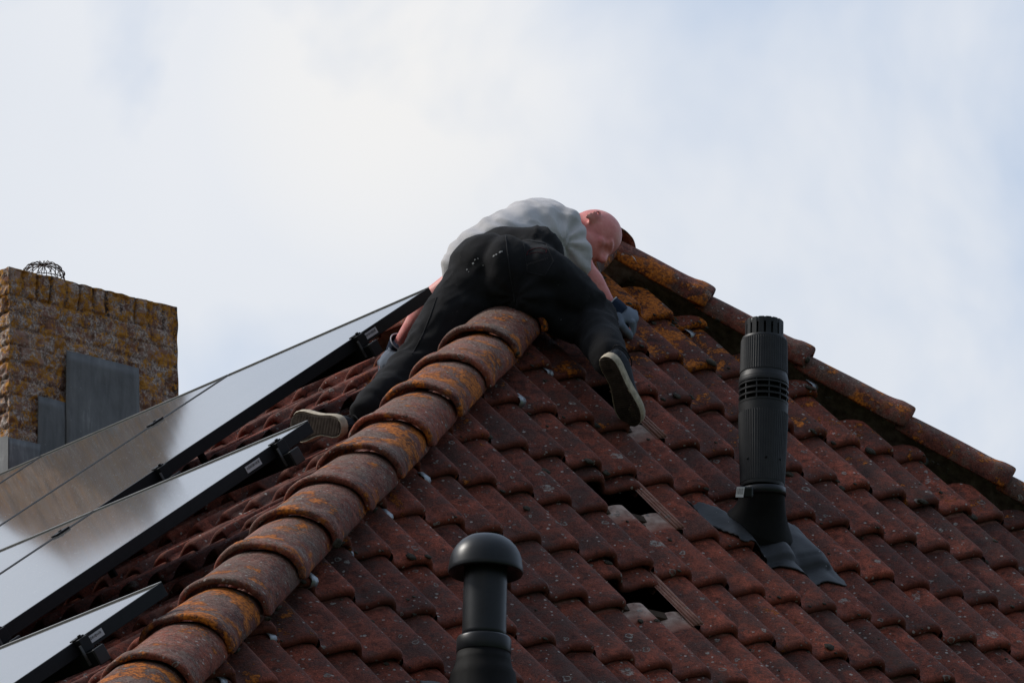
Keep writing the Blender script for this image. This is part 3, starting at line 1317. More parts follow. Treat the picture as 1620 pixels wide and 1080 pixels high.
rail(0, 0, 0.399, 3, 'upper black rail under the top row of solar panels')
rail(0, 0, 1.412, 3, 'lower black rail under the top row of solar panels')
rail(1, 1, 1.864 + 0.03, 3, 'upper black rail under the middle row of solar panels')
rail(1, 1, 3.179, 3, 'lower black rail under the middle row of solar panels')
rail(2, 2, 3.82, 2, 'upper black rail under the bottom row of solar panels')

# ------------------------------------------------------------------ tall louvred flue terminal
FT = Vector((0, 0, 0))
fb = RP(0.545, 0.195, -0.02)                       # where the axis meets the slope


def terminal():
    E = empty('flue_terminal', fb, 'tall black louvred flue terminal standing on the tiles at the right', 'roof vent')
    ax0 = Vector((0.7802,20.6688,8.3931))               # collar centre
    top = Vector((0.8049,20.4899,8.9059))
    b0 = Vector((ax0.x, ax0.y, ax0.z))
    H = (top - ax0).length / 0.965
    lean = (ZV + CR * 0.046).normalized()
    n = 96

    def lathe(prof, name, mat, ribs=0.0, nn=n, par=E, smooth=False):
        V, F = [], []
        A = lean.normalized()
        X = CR - A * CR.dot(A)
        X.normalize()
        Y = A.cross(X)
        for r, h in prof:
            for k in range(nn):
                a = 2 * math.pi * k / nn
                rr = r + (ribs if (k % 2 and ribs) else 0)
                V.append(b0 + A * h + X * math.cos(a) * rr + Y * math.sin(a) * rr)
        m = len(prof)
        for i in range(m - 1):
            for k in range(nn):
                F.append((i * nn + k, i * nn + (k + 1) % nn, (i + 1) * nn + (k + 1) % nn, (i + 1) * nn + k))
        F.append(tuple(range(nn))[::-1])
        F.append(tuple((m - 1) * nn + k for k in range(nn)))
        return obj(name, V, F, mat, par, smooth)
    s = 1 / 500.0 / 0.9995
    # heights measured up from the collar
    yl = lambda y: (775 - y) * H / 272.0
    P = M['plastic']
    lathe([(0.0685, yl(772)), (0.0690, yl(770)), (0.0725, yl(735)), (0.0775, yl(655)), (0.0790, yl(642)), (0.0795, yl(640))], 'lower_body', P, 0.0, 144)
    # fine ribbing is a second skin of thin fluted wall
    lathe([(0.0696, yl(766)), (0.0785, yl(655))], 'ribbed_sleeve', P, 0.0016, 120)
    lathe([(0.062, yl(642)), (0.062, yl(600))], 'louvre_core', M['matt_plastic'], 0, 64)
    for k, y in enumerate((637.5, 628, 618.5, 609)):
        lathe([(0.066, yl(y + 1.0)), (0.0790, yl(y + 1.8)), (0.0795, yl(y - 1.0)), (0.066, yl(y - 3.2))], 'louvre_ring', P, 0, 96)
    A = lean.normalized()
    X = (CR - A * CR.dot(A)).normalized()
    Y = A.cross(X)
    mb = MB()
    for k in range(12):
        a = 2 * math.pi * k / 12 + 0.2
        d = X * math.cos(a) + Y * math.sin(a)
        mb.box(b0 + A * (yl(621)) + d * 0.0725, d, A.cross(d), A, 0.005, 0.002, (yl(604) - yl(640)) / 2)
    mb.build('louvre_post', P, E)
    lathe([(0.0790, yl(606)), (0.0795, yl(603)), (0.0785, yl(598)), (0.0745, yl(590)), (0.0720, yl(534)), (0.0700, yl(531)), (0.060, yl(530.5))], 'upper_body', P, 0.0, 144)
    lathe([(0.0752, yl(588)), (0.0728, yl(536))], 'ribbed_sleeve', P, 0.0016, 120)
    # castellated crown: slotted ring
    mb = MB()
    nS = 16
    for k in range(nS):
        a = 2 * math.pi * (k + .5) / nS
        d = X * math.cos(a) + Y * math.sin(a)
        tn = A.cross(d)
        mb.box(b0 + A * yl(518) + d * 0.0585, d, tn, A, 0.0022, 0.0085, (yl(503) - yl(533)) / 2)
    V = mb.build('crown_fin', P, E, bevel=0.001)
    lathe([(0.0600, yl(511)), (0.0602, yl(507)), (0.0585, yl(503.5)), (0.050, yl(502)), (0.045, yl(502.5)), (0.045, yl(510))], 'crown_rim', P, 0, 64)
    lathe([(0.046, yl(531)), (0.040, yl(514))], 'inner_flue', M['matt_plastic'], 0, 48)
    # small screw holes
    for ang in (-2.3, -1.45, -0.75):
        mb = MB()
        d = X * math.cos(ang) + Y * math.sin(ang)
        mb.tube([b0 + A * yl(733) + d * 0.0715, b0 + A * yl(733) + d * 0.0750], 0.004, 8)
        mb.build('screw', M['matt_plastic'], E, True)
    # tilted hose collar with its buckle and label
    Nc = (A + (-CR) * 0.05 - CW * 0.10).normalized()
    Xc = (X - Nc * X.dot(Nc)).normalized()
    Yc = Nc.cross(Xc)
    V, F = [], []
    pr = [(0.0705, -0.018), (0.0755, -0.0175), (0.0745, 0.0075), (0.0705, 0.0095)]
    for r, h in pr:
        for k in range(72):
            a = 2 * math.pi * k / 72
            V.append(b0 + Nc * (h - 0.004) + Xc * math.cos(a) * r + Yc * math.sin(a) * r)
    for i in range(4):
        for k in range(72):
            i2 = (i + 1) % 4
            F.append((i * 72 + k, i * 72 + (k + 1) % 72, i2 * 72 + (k + 1) % 72, i2 * 72 + k))
    obj('clamp_ring', V, F, M['dome_plastic'], E, True)
    mb = MB()
    tab = Vector((0.7056,20.5370,8.3458))
    tn = (-CW * 0.92 - CR * 0.25).normalized()
    tx = (CR - tn * CR.dot(tn)).normalized()
    ty = tn.cross(tx).normalized()
    if ty.z < 0:
        ty.negate()
    mb.box(tab + CR * 0.012 + tn * -0.012, tx, ty, tn, 0.026, 0.0175, 0.011)
    b_ = mb.build('buckle', M['dome_plastic'], E, bevel=0.005)
    mb = MB()
    ty2 = (ty + tx * 0.14).normalized()
    mb.box(tab + tn * 0.0012, tx, ty2, tn, 0.0125, 0.0160, 0.0006)
    lb = mb.build('type_label', M['bright_label'], b_)
    mb = MB()
    for k, w in enumerate((1, .5, 1.4, .6, 1, .5, 1.2, .6)):
        mb.box(tab + tx * (-0.009 + k * 0.0026) + tn * 0.0021 + ty2 * 0.003, tx, ty2, tn, 0.0005 * w, 0.0095, 0.0002)
    mb.build('print', M['label_ink'], lb)
    # rubber boot flaring onto the slope
    V, F = [], []
    nn = 72
    rows = 18
    foot = fb
    for i in range(rows + 1):
        f = i / rows
        for k in range(nn):
            a = 2 * math.pi * k / nn
            d = X * math.cos(a) + Y * math.sin(a)
            p_top = b0 - A * 0.012 + d * 0.0705
            # foot ring lies on the slope plane
            q = uR * (d.dot(uR) * 0.115) + sR * (d.dot(sR) * 0.135)
            p_bot = foot + q + nR * 0.020
            g = f ** 1.0
            P_ = p_top.lerp(p_bot, g)
            # keep the throat narrow until close to the base
            ctr_ = b0.lerp(foot, g)
            out_ = P_ - ctr_
            sh = 1 - 0.06 * math.sin(math.pi * f) ** 1.2
            V.append(ctr_ + out_ * sh)
    for i in range(rows):
        for k in range(nn):
            F.append((i * nn + k, (i + 1) * nn + k, (i + 1) * nn + (k + 1) % nn, i * nn + (k + 1) % nn))
    base_ring = []
    k0 = rows * nn
    r1 = len(V)
    for k in range(nn):
        a = 2 * math.pi * k / nn
        d = X * math.cos(a) + Y * math.sin(a)
        q = uR * (d.dot(uR) * 0.121) + sR * (d.dot(sR) * 0.142)
        V.append(foot + q + nR * 0.012)
    r2 = len(V)
    for k in range(nn):
        a = 2 * math.pi * k / nn
        d = X * math.cos(a) + Y * math.sin(a)
        q = uR * (d.dot(uR) * 0.121) + sR * (d.dot(sR) * 0.142)
        V.append(foot + q - nR * 0.05)
    for k in range(nn):
        k2 = (k + 1) % nn
        F.append((k0 + k, r1 + k, r1 + k2, k0 + k2))
        F.append((r1 + k, r2 + k, r2 + k2, r1 + k2))
    obj('boot', V, F, M['matt_plastic'], E, True)
    # flexible flashing dressed over the waves of the tiles
    outline = [(0.30, 0.105), (0.385, 0.062), (0.43, 0.13), (0.48, 0.20), (0.62, 0.12), (0.68, 0.06), (0.74, 0.10), (0.79, 0.20), (0.80, 0.34), (0.765, 0.452), (0.735, 0.46), (0.69, 0.425),
               (0.645, 0.447), (0.58, 0.425), (0.53, 0.372), (0.475, 0.378), (0.45, 0.315), (0.395, 0.325), (0.36, 0.235), (0.305, 0.15)]
    bm = bmesh.new()
    n_ = 70
    V, F = [], []
    a0_, a1_, b0_, b1_ = 0.25, 0.82, -0.04, 0.48

    def inside(x, y):
        c = False
        for (x1, y1), (x2, y2) in zip(outline, outline[1:] + outline[:1]):
            if (y1 > y) != (y2 > y) and x < (x2 - x1) * (y - y1) / (y2 - y1) + x1:
                c = not c
        return c
    idx = {}
    for i in range(n_):
        for j in range(n_):
            x = a0_ + (a1_ - a0_) * (i + .5) / n_
            y = b0_ + (b1_ - b0_) * (j + .5) / n_
            if inside(x, y):
                q4 = []
                for di, dj in ((0, 0), (1, 0), (1, 1), (0, 1)):
                    key = (i + di, j + dj)
                    if key not in idx:
                        xx = a0_ + (a1_ - a0_) * key[0] / n_
                        yy = b0_ + (b1_ - b0_) * key[1] / n_
                        hs = [dropR(xx + ox, yy + oy) for ox in (-.012, 0, .012) for oy in (-.03, -.01, .01)]
                        h = 0.6 * max(hs) + 0.4 * sum(hs) / len(hs) + 0.007
                        h += noise.noise(Vector((xx * 22, yy * 14, 3))) * 0.005
                        idx[key] = len(V)
                        V.append(RP(xx, yy, h))
                    q4.append(idx[key])
                F.append(tuple(q4))
    o = obj('flashing_sheet', V, F, M['dark_lead'], E, True)
    m = o.modifiers.new('smooth', 'SMOOTH')
    m.iterations = 4
    m = o.modifiers.new('solid', 'SOLIDIFY')
    m.thickness = 0.004
    m.offset = 1
    return E


terminal()

# ------------------------------------------------------------------ domed vent pipe
def domed_vent():
    base = RP(-1.47, 1.79, 0.0)
    DV = 19.42
    ctr_ = Vector((-0.0977,18.6065,7.3221))
    topc = Vector((-0.0885,18.5389,7.5159))
    A = (ZV + CR * 0.044).normalized()
    X = (CR - A * CR.dot(A)).normalized()
    Y = A.cross(X)
    E = empty('domed_vent', base, 'short black vent pipe with a round mushroom cap in the foreground', 'roof vent')
    px = 19.42 / 10868.7

    def lathe(prof, name, mat, nn=72):
        """prof in (radius px, y px)"""
        V, F = [], []
        for r, y in prof:
            h = (1000 - y) * px / 0.945
            for k in range(nn):
                a = 2 * math.pi * k / nn
                V.append(ctr_ + A * h + X * math.cos(a) * r * px + Y * math.sin(a) * r * px)
        m = len(prof)
        for i in range(m - 1):
            for k in range(nn):
                F.append((i * nn + k, i * nn + (k + 1) % nn, (i + 1) * nn + (k + 1) % nn, (i + 1) * nn + k))
        F.append(tuple(range(nn))[::-1])
        F.append(tuple((m - 1) * nn + k for k in range(nn)))
        return obj(name, V, F, mat, E, True)
    D = M['dome_plastic']
    # thick-lipped shell, open underneath
    lathe([(30, 892), (50, 898), (56.5, 908), (58.2, 908.5), (59.8, 906), (59.4, 900), (58.5, 893), (56.8, 884), (53.5, 875), (48.5, 867), (41, 859), (31, 852.5), (19, 848.8), (8, 847.4), (0.5, 847)], 'dome_cap', D)
    lathe([(36, 1010), (35, 1000), (34.4, 880), (34, 870)], 'pipe', D)
    lathe([(42, 1034), (43.5, 1032), (43.5, 1012), (42, 1009), (37, 1007.5)], 'collar', D)
    lathe([(78, 1140), (70, 1118), (58, 1092), (52.5, 1072), (51.5, 1064), (47.5, 1058), (44, 1046), (42.3, 1033)], 'base_cone', M['matt_plastic'])
    # flat vent tile under it
    mb = MB()
    V, F = [], []
    n_ = 24
    a0_, a1_, b0_, b1_ = -1.70, -1.22, 1.74, 2.15
    for i in range(n_ + 1):
        for j in range(n_ + 1):
            xx = a0_ + (a1_ - a0_) * i / n_
            yy = b0_ + (b1_ - b0_) * j / n_
            V.append(RP(xx, yy, 0.006 + 0.004 * math.sin(xx * 60)))
    for i in range(n_):
        for j in range(n_):
            a = i * (n_ + 1) + j
            F.append((a, a + n_ + 1, a + n_ + 2, a + 1))
    o = obj('flashing_sheet', V, F, M['dark_lead'], E, True)
    m = o.modifiers.new('solid', 'SOLIDIFY')
    m.thickness = 0.02
    return E


domed_vent()

# ------------------------------------------------------------------ ground
mb = MB()
mb.add([Vector((-600, -400, 0)), Vector((600, -400, 0)), Vector((600, 1200, 0)), Vector((-600, 1200, 0))], [(0, 1, 2, 3)])
g = mb.build('ground', plain('lawn', (0.05, 0.075, 0.03), 0.95, 0.1, 0, 0.4, 0.6))
g['kind'] = 'structure'

# bird droppings on the uppermost cap of the right hip
def droppings(path, target, rads):
    b_ = wloc(target)
    bv = BVHTree.FromPolygons([v.co + b_ for v in target.data.vertices], [tuple(q.vertices) for q in target.data.polygons])
    mbd = MB()
    ctrs = []
    for p, r in zip(path, rads):
        h = bv.ray_cast(p - CW * 1.5, CW, 4.0)
        if h[0] is not None:
            ctrs.append((h[0] + h[1] * 0.0015, r))
    if len(ctrs) >= 2:
        mbd.tube([c for c, r in ctrs], [r for c, r in ctrs], 6)
        mbd.build('bird_dropping', M['dropping'], target, True)


droppings([Vector((0.4129,21.6243,9.5401)), Vector((0.4211,21.6279,9.5299)), Vector((0.4293,21.6328,9.5157)), Vector((0.4309,21.6391,9.4977)), Vector((0.4284,21.6447,9.4818))],
          FIRST_RIGHT_CAP, [.0012, .0022, .0014, .0035, .0022])

# ------------------------------------------------------------------ person
def cloth_mat(name, col, rough=0.9, weave=900, sheen=0.0, specks=False):
    m, nt, bs = mat_new(name)
    t = NT(nt)
    nf = t.noise(9, 5, 0.6)
    wv = t.noise(weave, 2, 0.5)
    c = t.ramp(nf, [(0.3, tuple(x * 0.82 for x in col)), (0.7, tuple(x * 1.15 for x in col))])
    c = t.mix(0.5, c, t.ramp(wv, [(0.3, (0.75, 0.75, 0.75)), (0.7, (1.25, 1.25, 1.25))]), 'MULTIPLY')
    if specks:
        mk, _, _ = t.spots(70, 0.05, 0.14, 0.16, 4.0)
        c = t.mix(t.math('MULTIPLY', mk, 0.35), c, (0.16, 0.15, 0.14))
    t.l(c, bs.inputs['Base Color'])
    bs.inputs['Roughness'].default_value = rough
    bs.inputs['Specular IOR Level'].default_value = 0.15
    bs.inputs['Sheen Weight'].default_value = sheen
    t.bump(t.math('ADD', wv, t.math('MULTIPLY', t.noise(70, 4), 1.5)), 0.35, 0.0015, bs)
    return m


def skin_mat():
    m, nt, bs = mat_new('sunburnt_skin')
    t = NT(nt)
    a = t.noise(16, 5, 0.6)
    b = t.noise(120, 4, 0.6)
    c = t.ramp(t.math('ADD', t.math('MULTIPLY', a, 0.8), t.math('MULTIPLY', b, 0.2)), [(0.3, (0.58, 0.16, 0.145)), (0.5, (0.72, 0.25, 0.22)), (0.7, (0.80, 0.40, 0.33))])
    t.l(c, bs.inputs['Base Color'])
    bs.inputs['Roughness'].default_value = 0.5
    bs.inputs['Specular IOR Level'].default_value = 0.4
    bs.inputs['Subsurface Weight'].default_value = 0.12
    bs.inputs['Subsurface Radius'].default_value = (0.02, 0.006, 0.004)
    t.bump(b, 0.25, 0.001, bs)
    return m


M['skin'] = skin_mat()
M['trousers'] = cloth_mat('black_work_cloth', (0.0125, 0.0122, 0.0135), 0.92, 1100, 0.02, True)
M['shirt'] = cloth_mat('grey_jersey', (0.54, 0.52, 0.52), 0.95, 1400, 0.05)
M['glove'] = cloth_mat('blue_grey_knit', (0.17, 0.20, 0.25), 0.95, 500)
M['glove_cuff'] = cloth_mat('navy_knit', (0.02, 0.03, 0.055), 0.95, 500)
M['shoe'] = cloth_mat('dark_canvas', (0.026, 0.030, 0.038), 0.75, 700)
M['sole_rim'] = plain('cream_rubber', (0.48, 0.41, 0.31), 0.75, 0.3, 0, 0.3, 60)
M['tread'] = plain('dirty_brown_rubber', (0.060, 0.046, 0.037), 0.85, 0.2, 0, 0.45, 40, 0.002)
M['embroid'] = plain('dull_red_thread', (0.075, 0.012, 0.016), 0.9, 0.1, 0, 0.3, 200)
M['embroid_grey'] = plain('grey_thread', (0.11, 0.10, 0.11), 0.9, 0.1, 0, 0.3, 200)
M['paint'] = plain('white_paint_fleck', (0.33, 0.33, 0.33), 0.8, 0.2, 0, 0.3, 200)

_ico = {}


def ico(sub):
    if sub not in _ico:
        bm = bmesh.new()
        bmesh.ops.create_icosphere(bm, subdivisions=sub, radius=1.0)
        _ico[sub] = ([v.co.copy() for v in bm.verts], [tuple(v.index for v in f.verts) for f in bm.faces])
        bm.free()
    return _ico[sub]


class Blob:
    def __init__(self):
        self.v, self.f = [], []

    def ell(self, c, ax, ay, az, sub=3):
        vs, fs = ico(sub)
        k = len(self.v)
        c = Vector(c)
        self.v += [c + ax * p.x + ay * p.y + az * p.z for p in vs]
        self.f += [tuple(i + k for i in f) for f in fs]
        return self

    def ball(self, c, r, sub=3):
        return self.ell(c, Vector((r, 0, 0)), Vector((0, r, 0)), Vector((0, 0, r)), sub)

    def limb(self, *cr):
        """cr: (point, radius) sequence, swept sphere"""
        for (p, r), (q, s) in zip(cr, cr[1:]):
            p, q = Vector(p), Vector(q)
            d = (q - p).length
            n = max(2, int(d / (0.18 * min(r, s))))
            for i in range(n + 1):
                f = i / n
                self.ball(p.lerp(q, f), r + (s - r) * f, 2 if r < 0.03 else 3)
        return self

    def build(self, name, mat, parent, voxel, smooth_n, disp=None, top=None):
        me = mesh_from(name + '_raw', self.v, self.f)
        o = bpy.data.objects.new(name + '_raw', me)
        COL.objects.link(o)
        m = o.modifiers.new('r', 'REMESH')
        m.mode = 'VOXEL'
        m.voxel_size = voxel
        s = o.modifiers.new('s', 'SMOOTH')
        s.factor = 0.5
        s.iterations = smooth_n
        dg = bpy.context.evaluated_depsgraph_get()
        dg.update()
        ev = o.evaluated_get(dg)
        nm = bpy.data.meshes.new_from_object(ev)
        COL.objects.unlink(o)
        bpy.data.objects.remove(o)
        nm.name = name
        nm.materials.clear()
        nm.materials.append(mat)
        V = [v.co.copy() for v in nm.vertices]
        if disp:
            N = [v.normal.copy() for v in nm.vertices]
            V = [v + n * disp(v, n) for v, n in zip(V, N)]
        base = wloc(parent) if parent is not None else (top or Vector((0, 0, 0)))
        for v, c in zip(nm.vertices, V):
            v.co = c - base
        nm.polygons.foreach_set('use_smooth', [True] * len(nm.polygons))
        nm.update()
        o = bpy.data.objects.new(name, nm)
        if parent is None:
            o.location = base
        return link(o, parent)


W = Vector
# joints
PEL = W((-0.0110,21.0908,9.3086))
hipl, kneel, anklel = W((-0.0858,20.9916,9.2288)), W((-0.3154,20.9122,8.9097)), W((-0.4675,20.7083,8.7049))
hipr, kneer, ankler = W((0.0783,20.9135,9.2098)), W((0.2604,21.0738,9.1143)), W((0.3031,20.8044,8.9153))
chest = W((0.1045,21.4657,9.5393))
shr, elr, wrr = W((0.1676,21.3498,9.5377)), W((0.2436,21.3784,9.3949)), W((0.3201,21.3973,9.2799))
shl, ell_, wrl = W((0.0336,21.5529,9.5931)), W((-0.2587,21.6478,9.4122)), W((-0.3723,21.8292,9.3170))
neck = W((0.1960,21.4814,9.5854))
HEADC = W((0.2733,21.4904,9.5598))
BASE = W((0.0112,21.0895,9.0998))

# -- body: one continuous skin surface
def frame_from(pts_w, pts_r, pts_u):
    return (CR * pts_r + CU * pts_u + CW * pts_w).normalized()


body = Blob()
crown = (CR * 0.74 + CU * 0.26 + CW * 0.62).normalized()
face = (CR * 0.42 + CU * -0.72 - CW * 0.55)
face = (face - crown * face.dot(crown)).normalized()
lat = crown.cross(face).normalized()
# cranium, jaw, face
body.ell(HEADC + crown * 0.018 - face * 0.004, lat * 0.0765, face * 0.088, crown * 0.096, 4)
body.ell(HEADC - crown * 0.045 + face * 0.030, lat * 0.058, face * 0.058, crown * 0.068, 4)
body.ell(HEADC - crown * 0.085 + face * 0.058, lat * 0.030, face * 0.026, crown * 0.026, 3)       # chin
body.ell(HEADC + face * 0.074 + crown * 0.012, lat * 0.050, face * 0.016, crown * 0.012, 3)       # brow
body.limb((HEADC + face * 0.082 + crown * 0.004, 0.009), (HEADC + face * 0.104 - crown * 0.034, 0.013))   # nose
body.ell(HEADC + face * 0.090 - crown * 0.040, lat * 0.017, face * 0.012, crown * 0.009, 3)
body.ell(HEADC + face * 0.080 - crown * 0.062, lat * 0.024, face * 0.010, crown * 0.006, 3)       # upper lip
body.ell(HEADC + face * 0.078 - crown * 0.071, lat * 0.020, face * 0.010, crown * 0.006, 3)       # lower lip
for sg in (-1, 1):
    body.ell(HEADC + face * 0.072 - crown * 0.006 + lat * 0.032 * sg, lat * 0.014, face * 0.009, crown * 0.009, 3)     # eyes
    body.ell(HEADC + face * 0.060 - crown * 0.030 + lat * 0.040 * sg, lat * 0.020, face * 0.018, crown * 0.018, 3)     # cheeks
    e = HEADC + lat * 0.074 * sg - crown * 0.012 - face * 0.008
    earn = (lat * sg * 0.8 - face * 0.5).normalized()
    et = (face * 0.8 + lat * sg * 0.5).normalized()
    for k in range(9):                                   # rim of the ear
        a = math.pi * (-0.35 + 1.3 * k / 8)
        body.ball(e + earn * (0.012 + 0.014 * math.sin(a)) + crown * 0.032 * math.cos(a) - face * 0.006, 0.0055, 2)
    body.ell(e + earn * 0.005, earn * 0.016, et * 0.007, crown * 0.029, 3)
body.limb((neck, 0.060), (HEADC - crown * 0.03 - face * 0.012, 0.058))
body.limb((PEL, 0.10), (PEL.lerp(chest, 0.5), 0.10), (chest, 0.115), (neck, 0.062))
body.limb((chest, 0.09), (shr, 0.055), (elr, 0.041), (elr.lerp(wrr, 0.3), 0.043), (wrr, 0.027))
body.limb((chest, 0.09), (shl, 0.055), (ell_, 0.040), (ell_.lerp(wrl, 0.3), 0.042), (wrl, 0.027))
body.limb((PEL, 0.08), (hipl, 0.08), (kneel, 0.058), (kneel.lerp(anklel, 0.35), 0.058), (anklel, 0.038))
body.limb((PEL, 0.08), (hipr, 0.08), (kneer, 0.058), (kneer.lerp(ankler, 0.35), 0.058), (ankler, 0.038))


def hand(bl, wrist, d, pn, th, curl, grow=0.0):
    """d: direction of the palm, pn: outward back-of-hand normal, th: +1/-1 side of the thumb along side vector"""
    d = d.normalized()
    pn = (pn - d * pn.dot(d)).normalized()
    s = d.cross(pn).normalized() * th
    c = wrist + d * 0.050
    bl.limb((wrist, 0.027 + grow), (wrist + d * 0.02, 0.027 + grow))
    bl.ell(c, d * 0.050, s * (0.042 + grow), pn * (0.018 + grow), 3)
    for k, (off, L) in enumerate(((0.030, 0.9), (0.010, 1.0), (-0.011, 0.95), (-0.031, 0.78))):
        p = wrist + d * (0.086 - 0.004 * abs(k - 1)) + s * off
        dd = d.copy()
        r = 0.0105 + grow
        for q, seg in enumerate((0.042, 0.028, 0.022)):
            ang = curl[q] * (1 + 0.08 * (k - 1.5))
            nd = (dd * math.cos(ang) - pn_rot(dd, pn, d, s) * math.sin(ang)).normalized()
            p2 = p + nd * seg * L
            bl.limb((p, r), (p2, r * 0.93))
            p, dd, r = p2, nd, r * 0.93
    # thumb leaves the side of the palm near its base
    p = wrist + d * 0.030 + s * 0.034
    t1 = (d * 0.65 + s * 0.75 - pn * 0.25).normalized()
    p2 = p + t1 * 0.036
    t2 = (d * 0.9 - s * 0.05 - pn * 0.5).normalized()
    p3 = p2 + t2 * 0.030
    p4 = p3 + (t2 - s * 0.3 - pn * 0.2).normalized() * 0.022
    bl.limb((p, 0.014 + grow), (p2, 0.012 + grow), (p3, 0.0115 + grow), (p4, 0.0095 + grow))


def pn_rot(dd, pn, d, s):
    """back-of-finger normal for the current finger direction"""
    n = s.cross(dd)
    if n.dot(pn) < 0 and abs(dd.dot(d)) > 0.3:
        n.negate()
    # keep turning the same way past a right angle
    ref = pn * dd.dot(d) - d * dd.dot(pn)
    return ref.normalized() if ref.length > 1e-4 else n.normalized()


rh_d = (W((0.3903,21.4089,9.2468)) - wrr).normalized()
rh_pn = (nR * 0.75 + CU * 0.3 - CW * 0.35).normalized()
lh_d = (W((-0.4223,21.8303,9.2533)) - wrl).normalized()
lh_pn = (nL * 0.8 - CW * 0.3).normalized()
CURL_R, CURL_L = (1.35, 1.45, 0.9), (0.8, 0.9, 0.6)
hand(body, wrr + rh_d * 0.012, rh_d, rh_pn, 1, CURL_R)
hand(body, wrl + lh_d * 0.012, lh_d, lh_pn, -1, CURL_L)
P = body.build('person', M['skin'], None, 0.0062, 3, None, BASE)
tag(P, 'person in grey t-shirt and black trousers crouching over the roof hip, head bent down', 'person')

# -- trousers
def fold(p, n):
    q = p * 1.0
    a = noise.noise(Vector((q.x * 7, q.y * 7, q.z * 7))) * 0.009 + (0.3 - abs(noise.noise(Vector((q.x * 10, q.y * 7, q.z * 13))))) * 0.020 * (0.4 + abs(noise.noise(q * 4)))
    # creases radiating from the crotch and gathered behind the knees
    d = (p - W((0.0135,20.8672,9.1298)))
    ang = math.atan2(d.dot(CU), d.dot(CR))
    k = math.exp(-(d.length / 0.26) ** 2)
    a += k * 0.004 * math.sin(ang * 9 + d.length * 14 + noise.noise(p * 6) * 3)
    for kn, an, r in ((kneel, anklel, .2), (kneer, ankler, .16)):
        e = p - kn
        kk = math.exp(-(e.length / r) ** 2)
        ax = (an - kn).normalized()
        a += kk * 0.0035 * math.sin(e.dot(ax) * 70 + noise.noise(p * 7) * 9) * (0.5 + noise.noise(p * 5 + W((3, 1, 2))))
        e2 = p - an
        k2 = math.exp(-(e2.length / 0.13) ** 2)
        a += k2 * 0.0035 * math.sin(e2.dot(ax) * 95 + noise.noise(p * 9) * 7) * (0.6 + noise.noise(p * 6))
    a += noise.noise(p * 22) * 0.002
    rr_ = Vector((p.dot(CR) * 9 + p.dot(CU) * 9, (p.dot(CR) - p.dot(CU)) * 24, p.dot(CW) * 9))
    rdg = 1 - abs(noise.noise(rr_)) * 2.6
    a += max(0, rdg) ** 2 * 0.0038 * (0.3 + max(0, noise.noise(p * 5 + Vector((9, 2, 1)))) * 2)
    return a


tr = Blob()
tr.ell(W((-0.0768,20.9808,9.2596)), CR * .128, CU * .128, CW * .13, 4)
tr.ell(W((0.0624,20.9859,9.2449)), CR * .112, CU * .118, CW * .125, 4)
tr.ell(W((-0.0072,20.9276,9.2300)), CR * .10, CU * .125, CW * .12, 4)
tr.limb((W((-0.0978,21.1278,9.3240)), .105), (W((-0.0143,21.1074,9.3520)), .103), (W((0.0806,21.0591,9.3387)), .094))
tr.limb((W((-0.0781,21.0165,9.2179)), .135), (W((0.0451,20.9986,9.2085)), .125))
tr.limb((hipl, .125), (hipl.lerp(kneel, .5), .100), (kneel, .079), (kneel.lerp(anklel, .4), .072), (anklel, .056))
tr.limb((W((0.0906,20.9337,9.2124)), .114), (W((0.1777,20.9883,9.1775)), .094), (kneer, .083), (kneer.lerp(ankler, .5), .072), (ankler, .062), (W((0.3061,20.7733,8.8830)), .062))
tr.limb((W((0.0606,20.9133,9.1494)), .090), (W((0.1168,20.9676,9.1152)), .064), (W((0.1953,20.9871,9.0594)), .045))
TR = tr.build('trousers', M['trousers'], P, 0.0085, 4, fold)

# -- t-shirt
def sfold(p, n):
    d = p - W((0.2076,21.3043,9.5467))
    a = noise.noise(Vector((d.dot(CR) * 6, d.dot(CU) * 16, d.dot(CW) * 5))) * 0.006
    d2 = p - W((0.1742,21.2811,9.4613))
    ang = math.atan2(d2.dot(CU), d2.dot(CR))
    a += math.exp(-(d2.length / 0.2) ** 2) * 0.0065 * math.sin(ang * 9 + d2.length * 20 + 1.0)
    d3 = p - W((-0.0333,21.0379,9.3996))
    a += math.exp(-(d3.length / 0.2) ** 2) * 0.006 * math.sin((d3.dot(CU) * 0.9 + d3.dot(CR) * 0.45) * 110 + noise.noise(p * 6) * 3)
    rr_ = Vector(((p.dot(CR) * 0.5 + p.dot(CU)) * 22, (p.dot(CR) - p.dot(CU) * .5) * 7, p.dot(CW) * 8))
    a += max(0, 1 - abs(noise.noise(rr_)) * 2.6) ** 2 * 0.0035
    return a


sh = Blob()
sh.limb((W((-0.1638,21.1266,9.3274)), .066), (W((-0.1139,21.1564,9.3634)), .098), (W((-0.0265,21.2067,9.4015)), .128), (W((0.0702,21.3468,9.4856)), .146), (chest, .140))
sh.limb((W((-0.1137,21.1537,9.3712)), .085), (W((-0.0139,21.2040,9.4091)), .098), (W((0.0739,21.2744,9.4502)), .090))
sh.limb((chest, .12), (W((0.1634,21.3498,9.5378)), .082), (W((0.2034,21.3345,9.4600)), .064), (W((0.2233,21.3377,9.4207)), .054))
sh.limb((chest, .12), (W((0.0335,21.5543,9.5892)), .08), (W((-0.0458,21.5797,9.5464)), .066))
sh.limb((chest, .10), (W((0.1683,21.4242,9.5673)), .068))
SH = sh.build('t_shirt', M['shirt'], P, 0.0085, 4, sfold)

# hem rolls of the shirt
def bvh_one(o):
    b = wloc(o)
    return BVHTree.FromPolygons([v.co + b for v in o.data.vertices], [tuple(p.vertices) for p in o.data.polygons])


BT, BS = bvh_one(TR), bvh_one(SH)


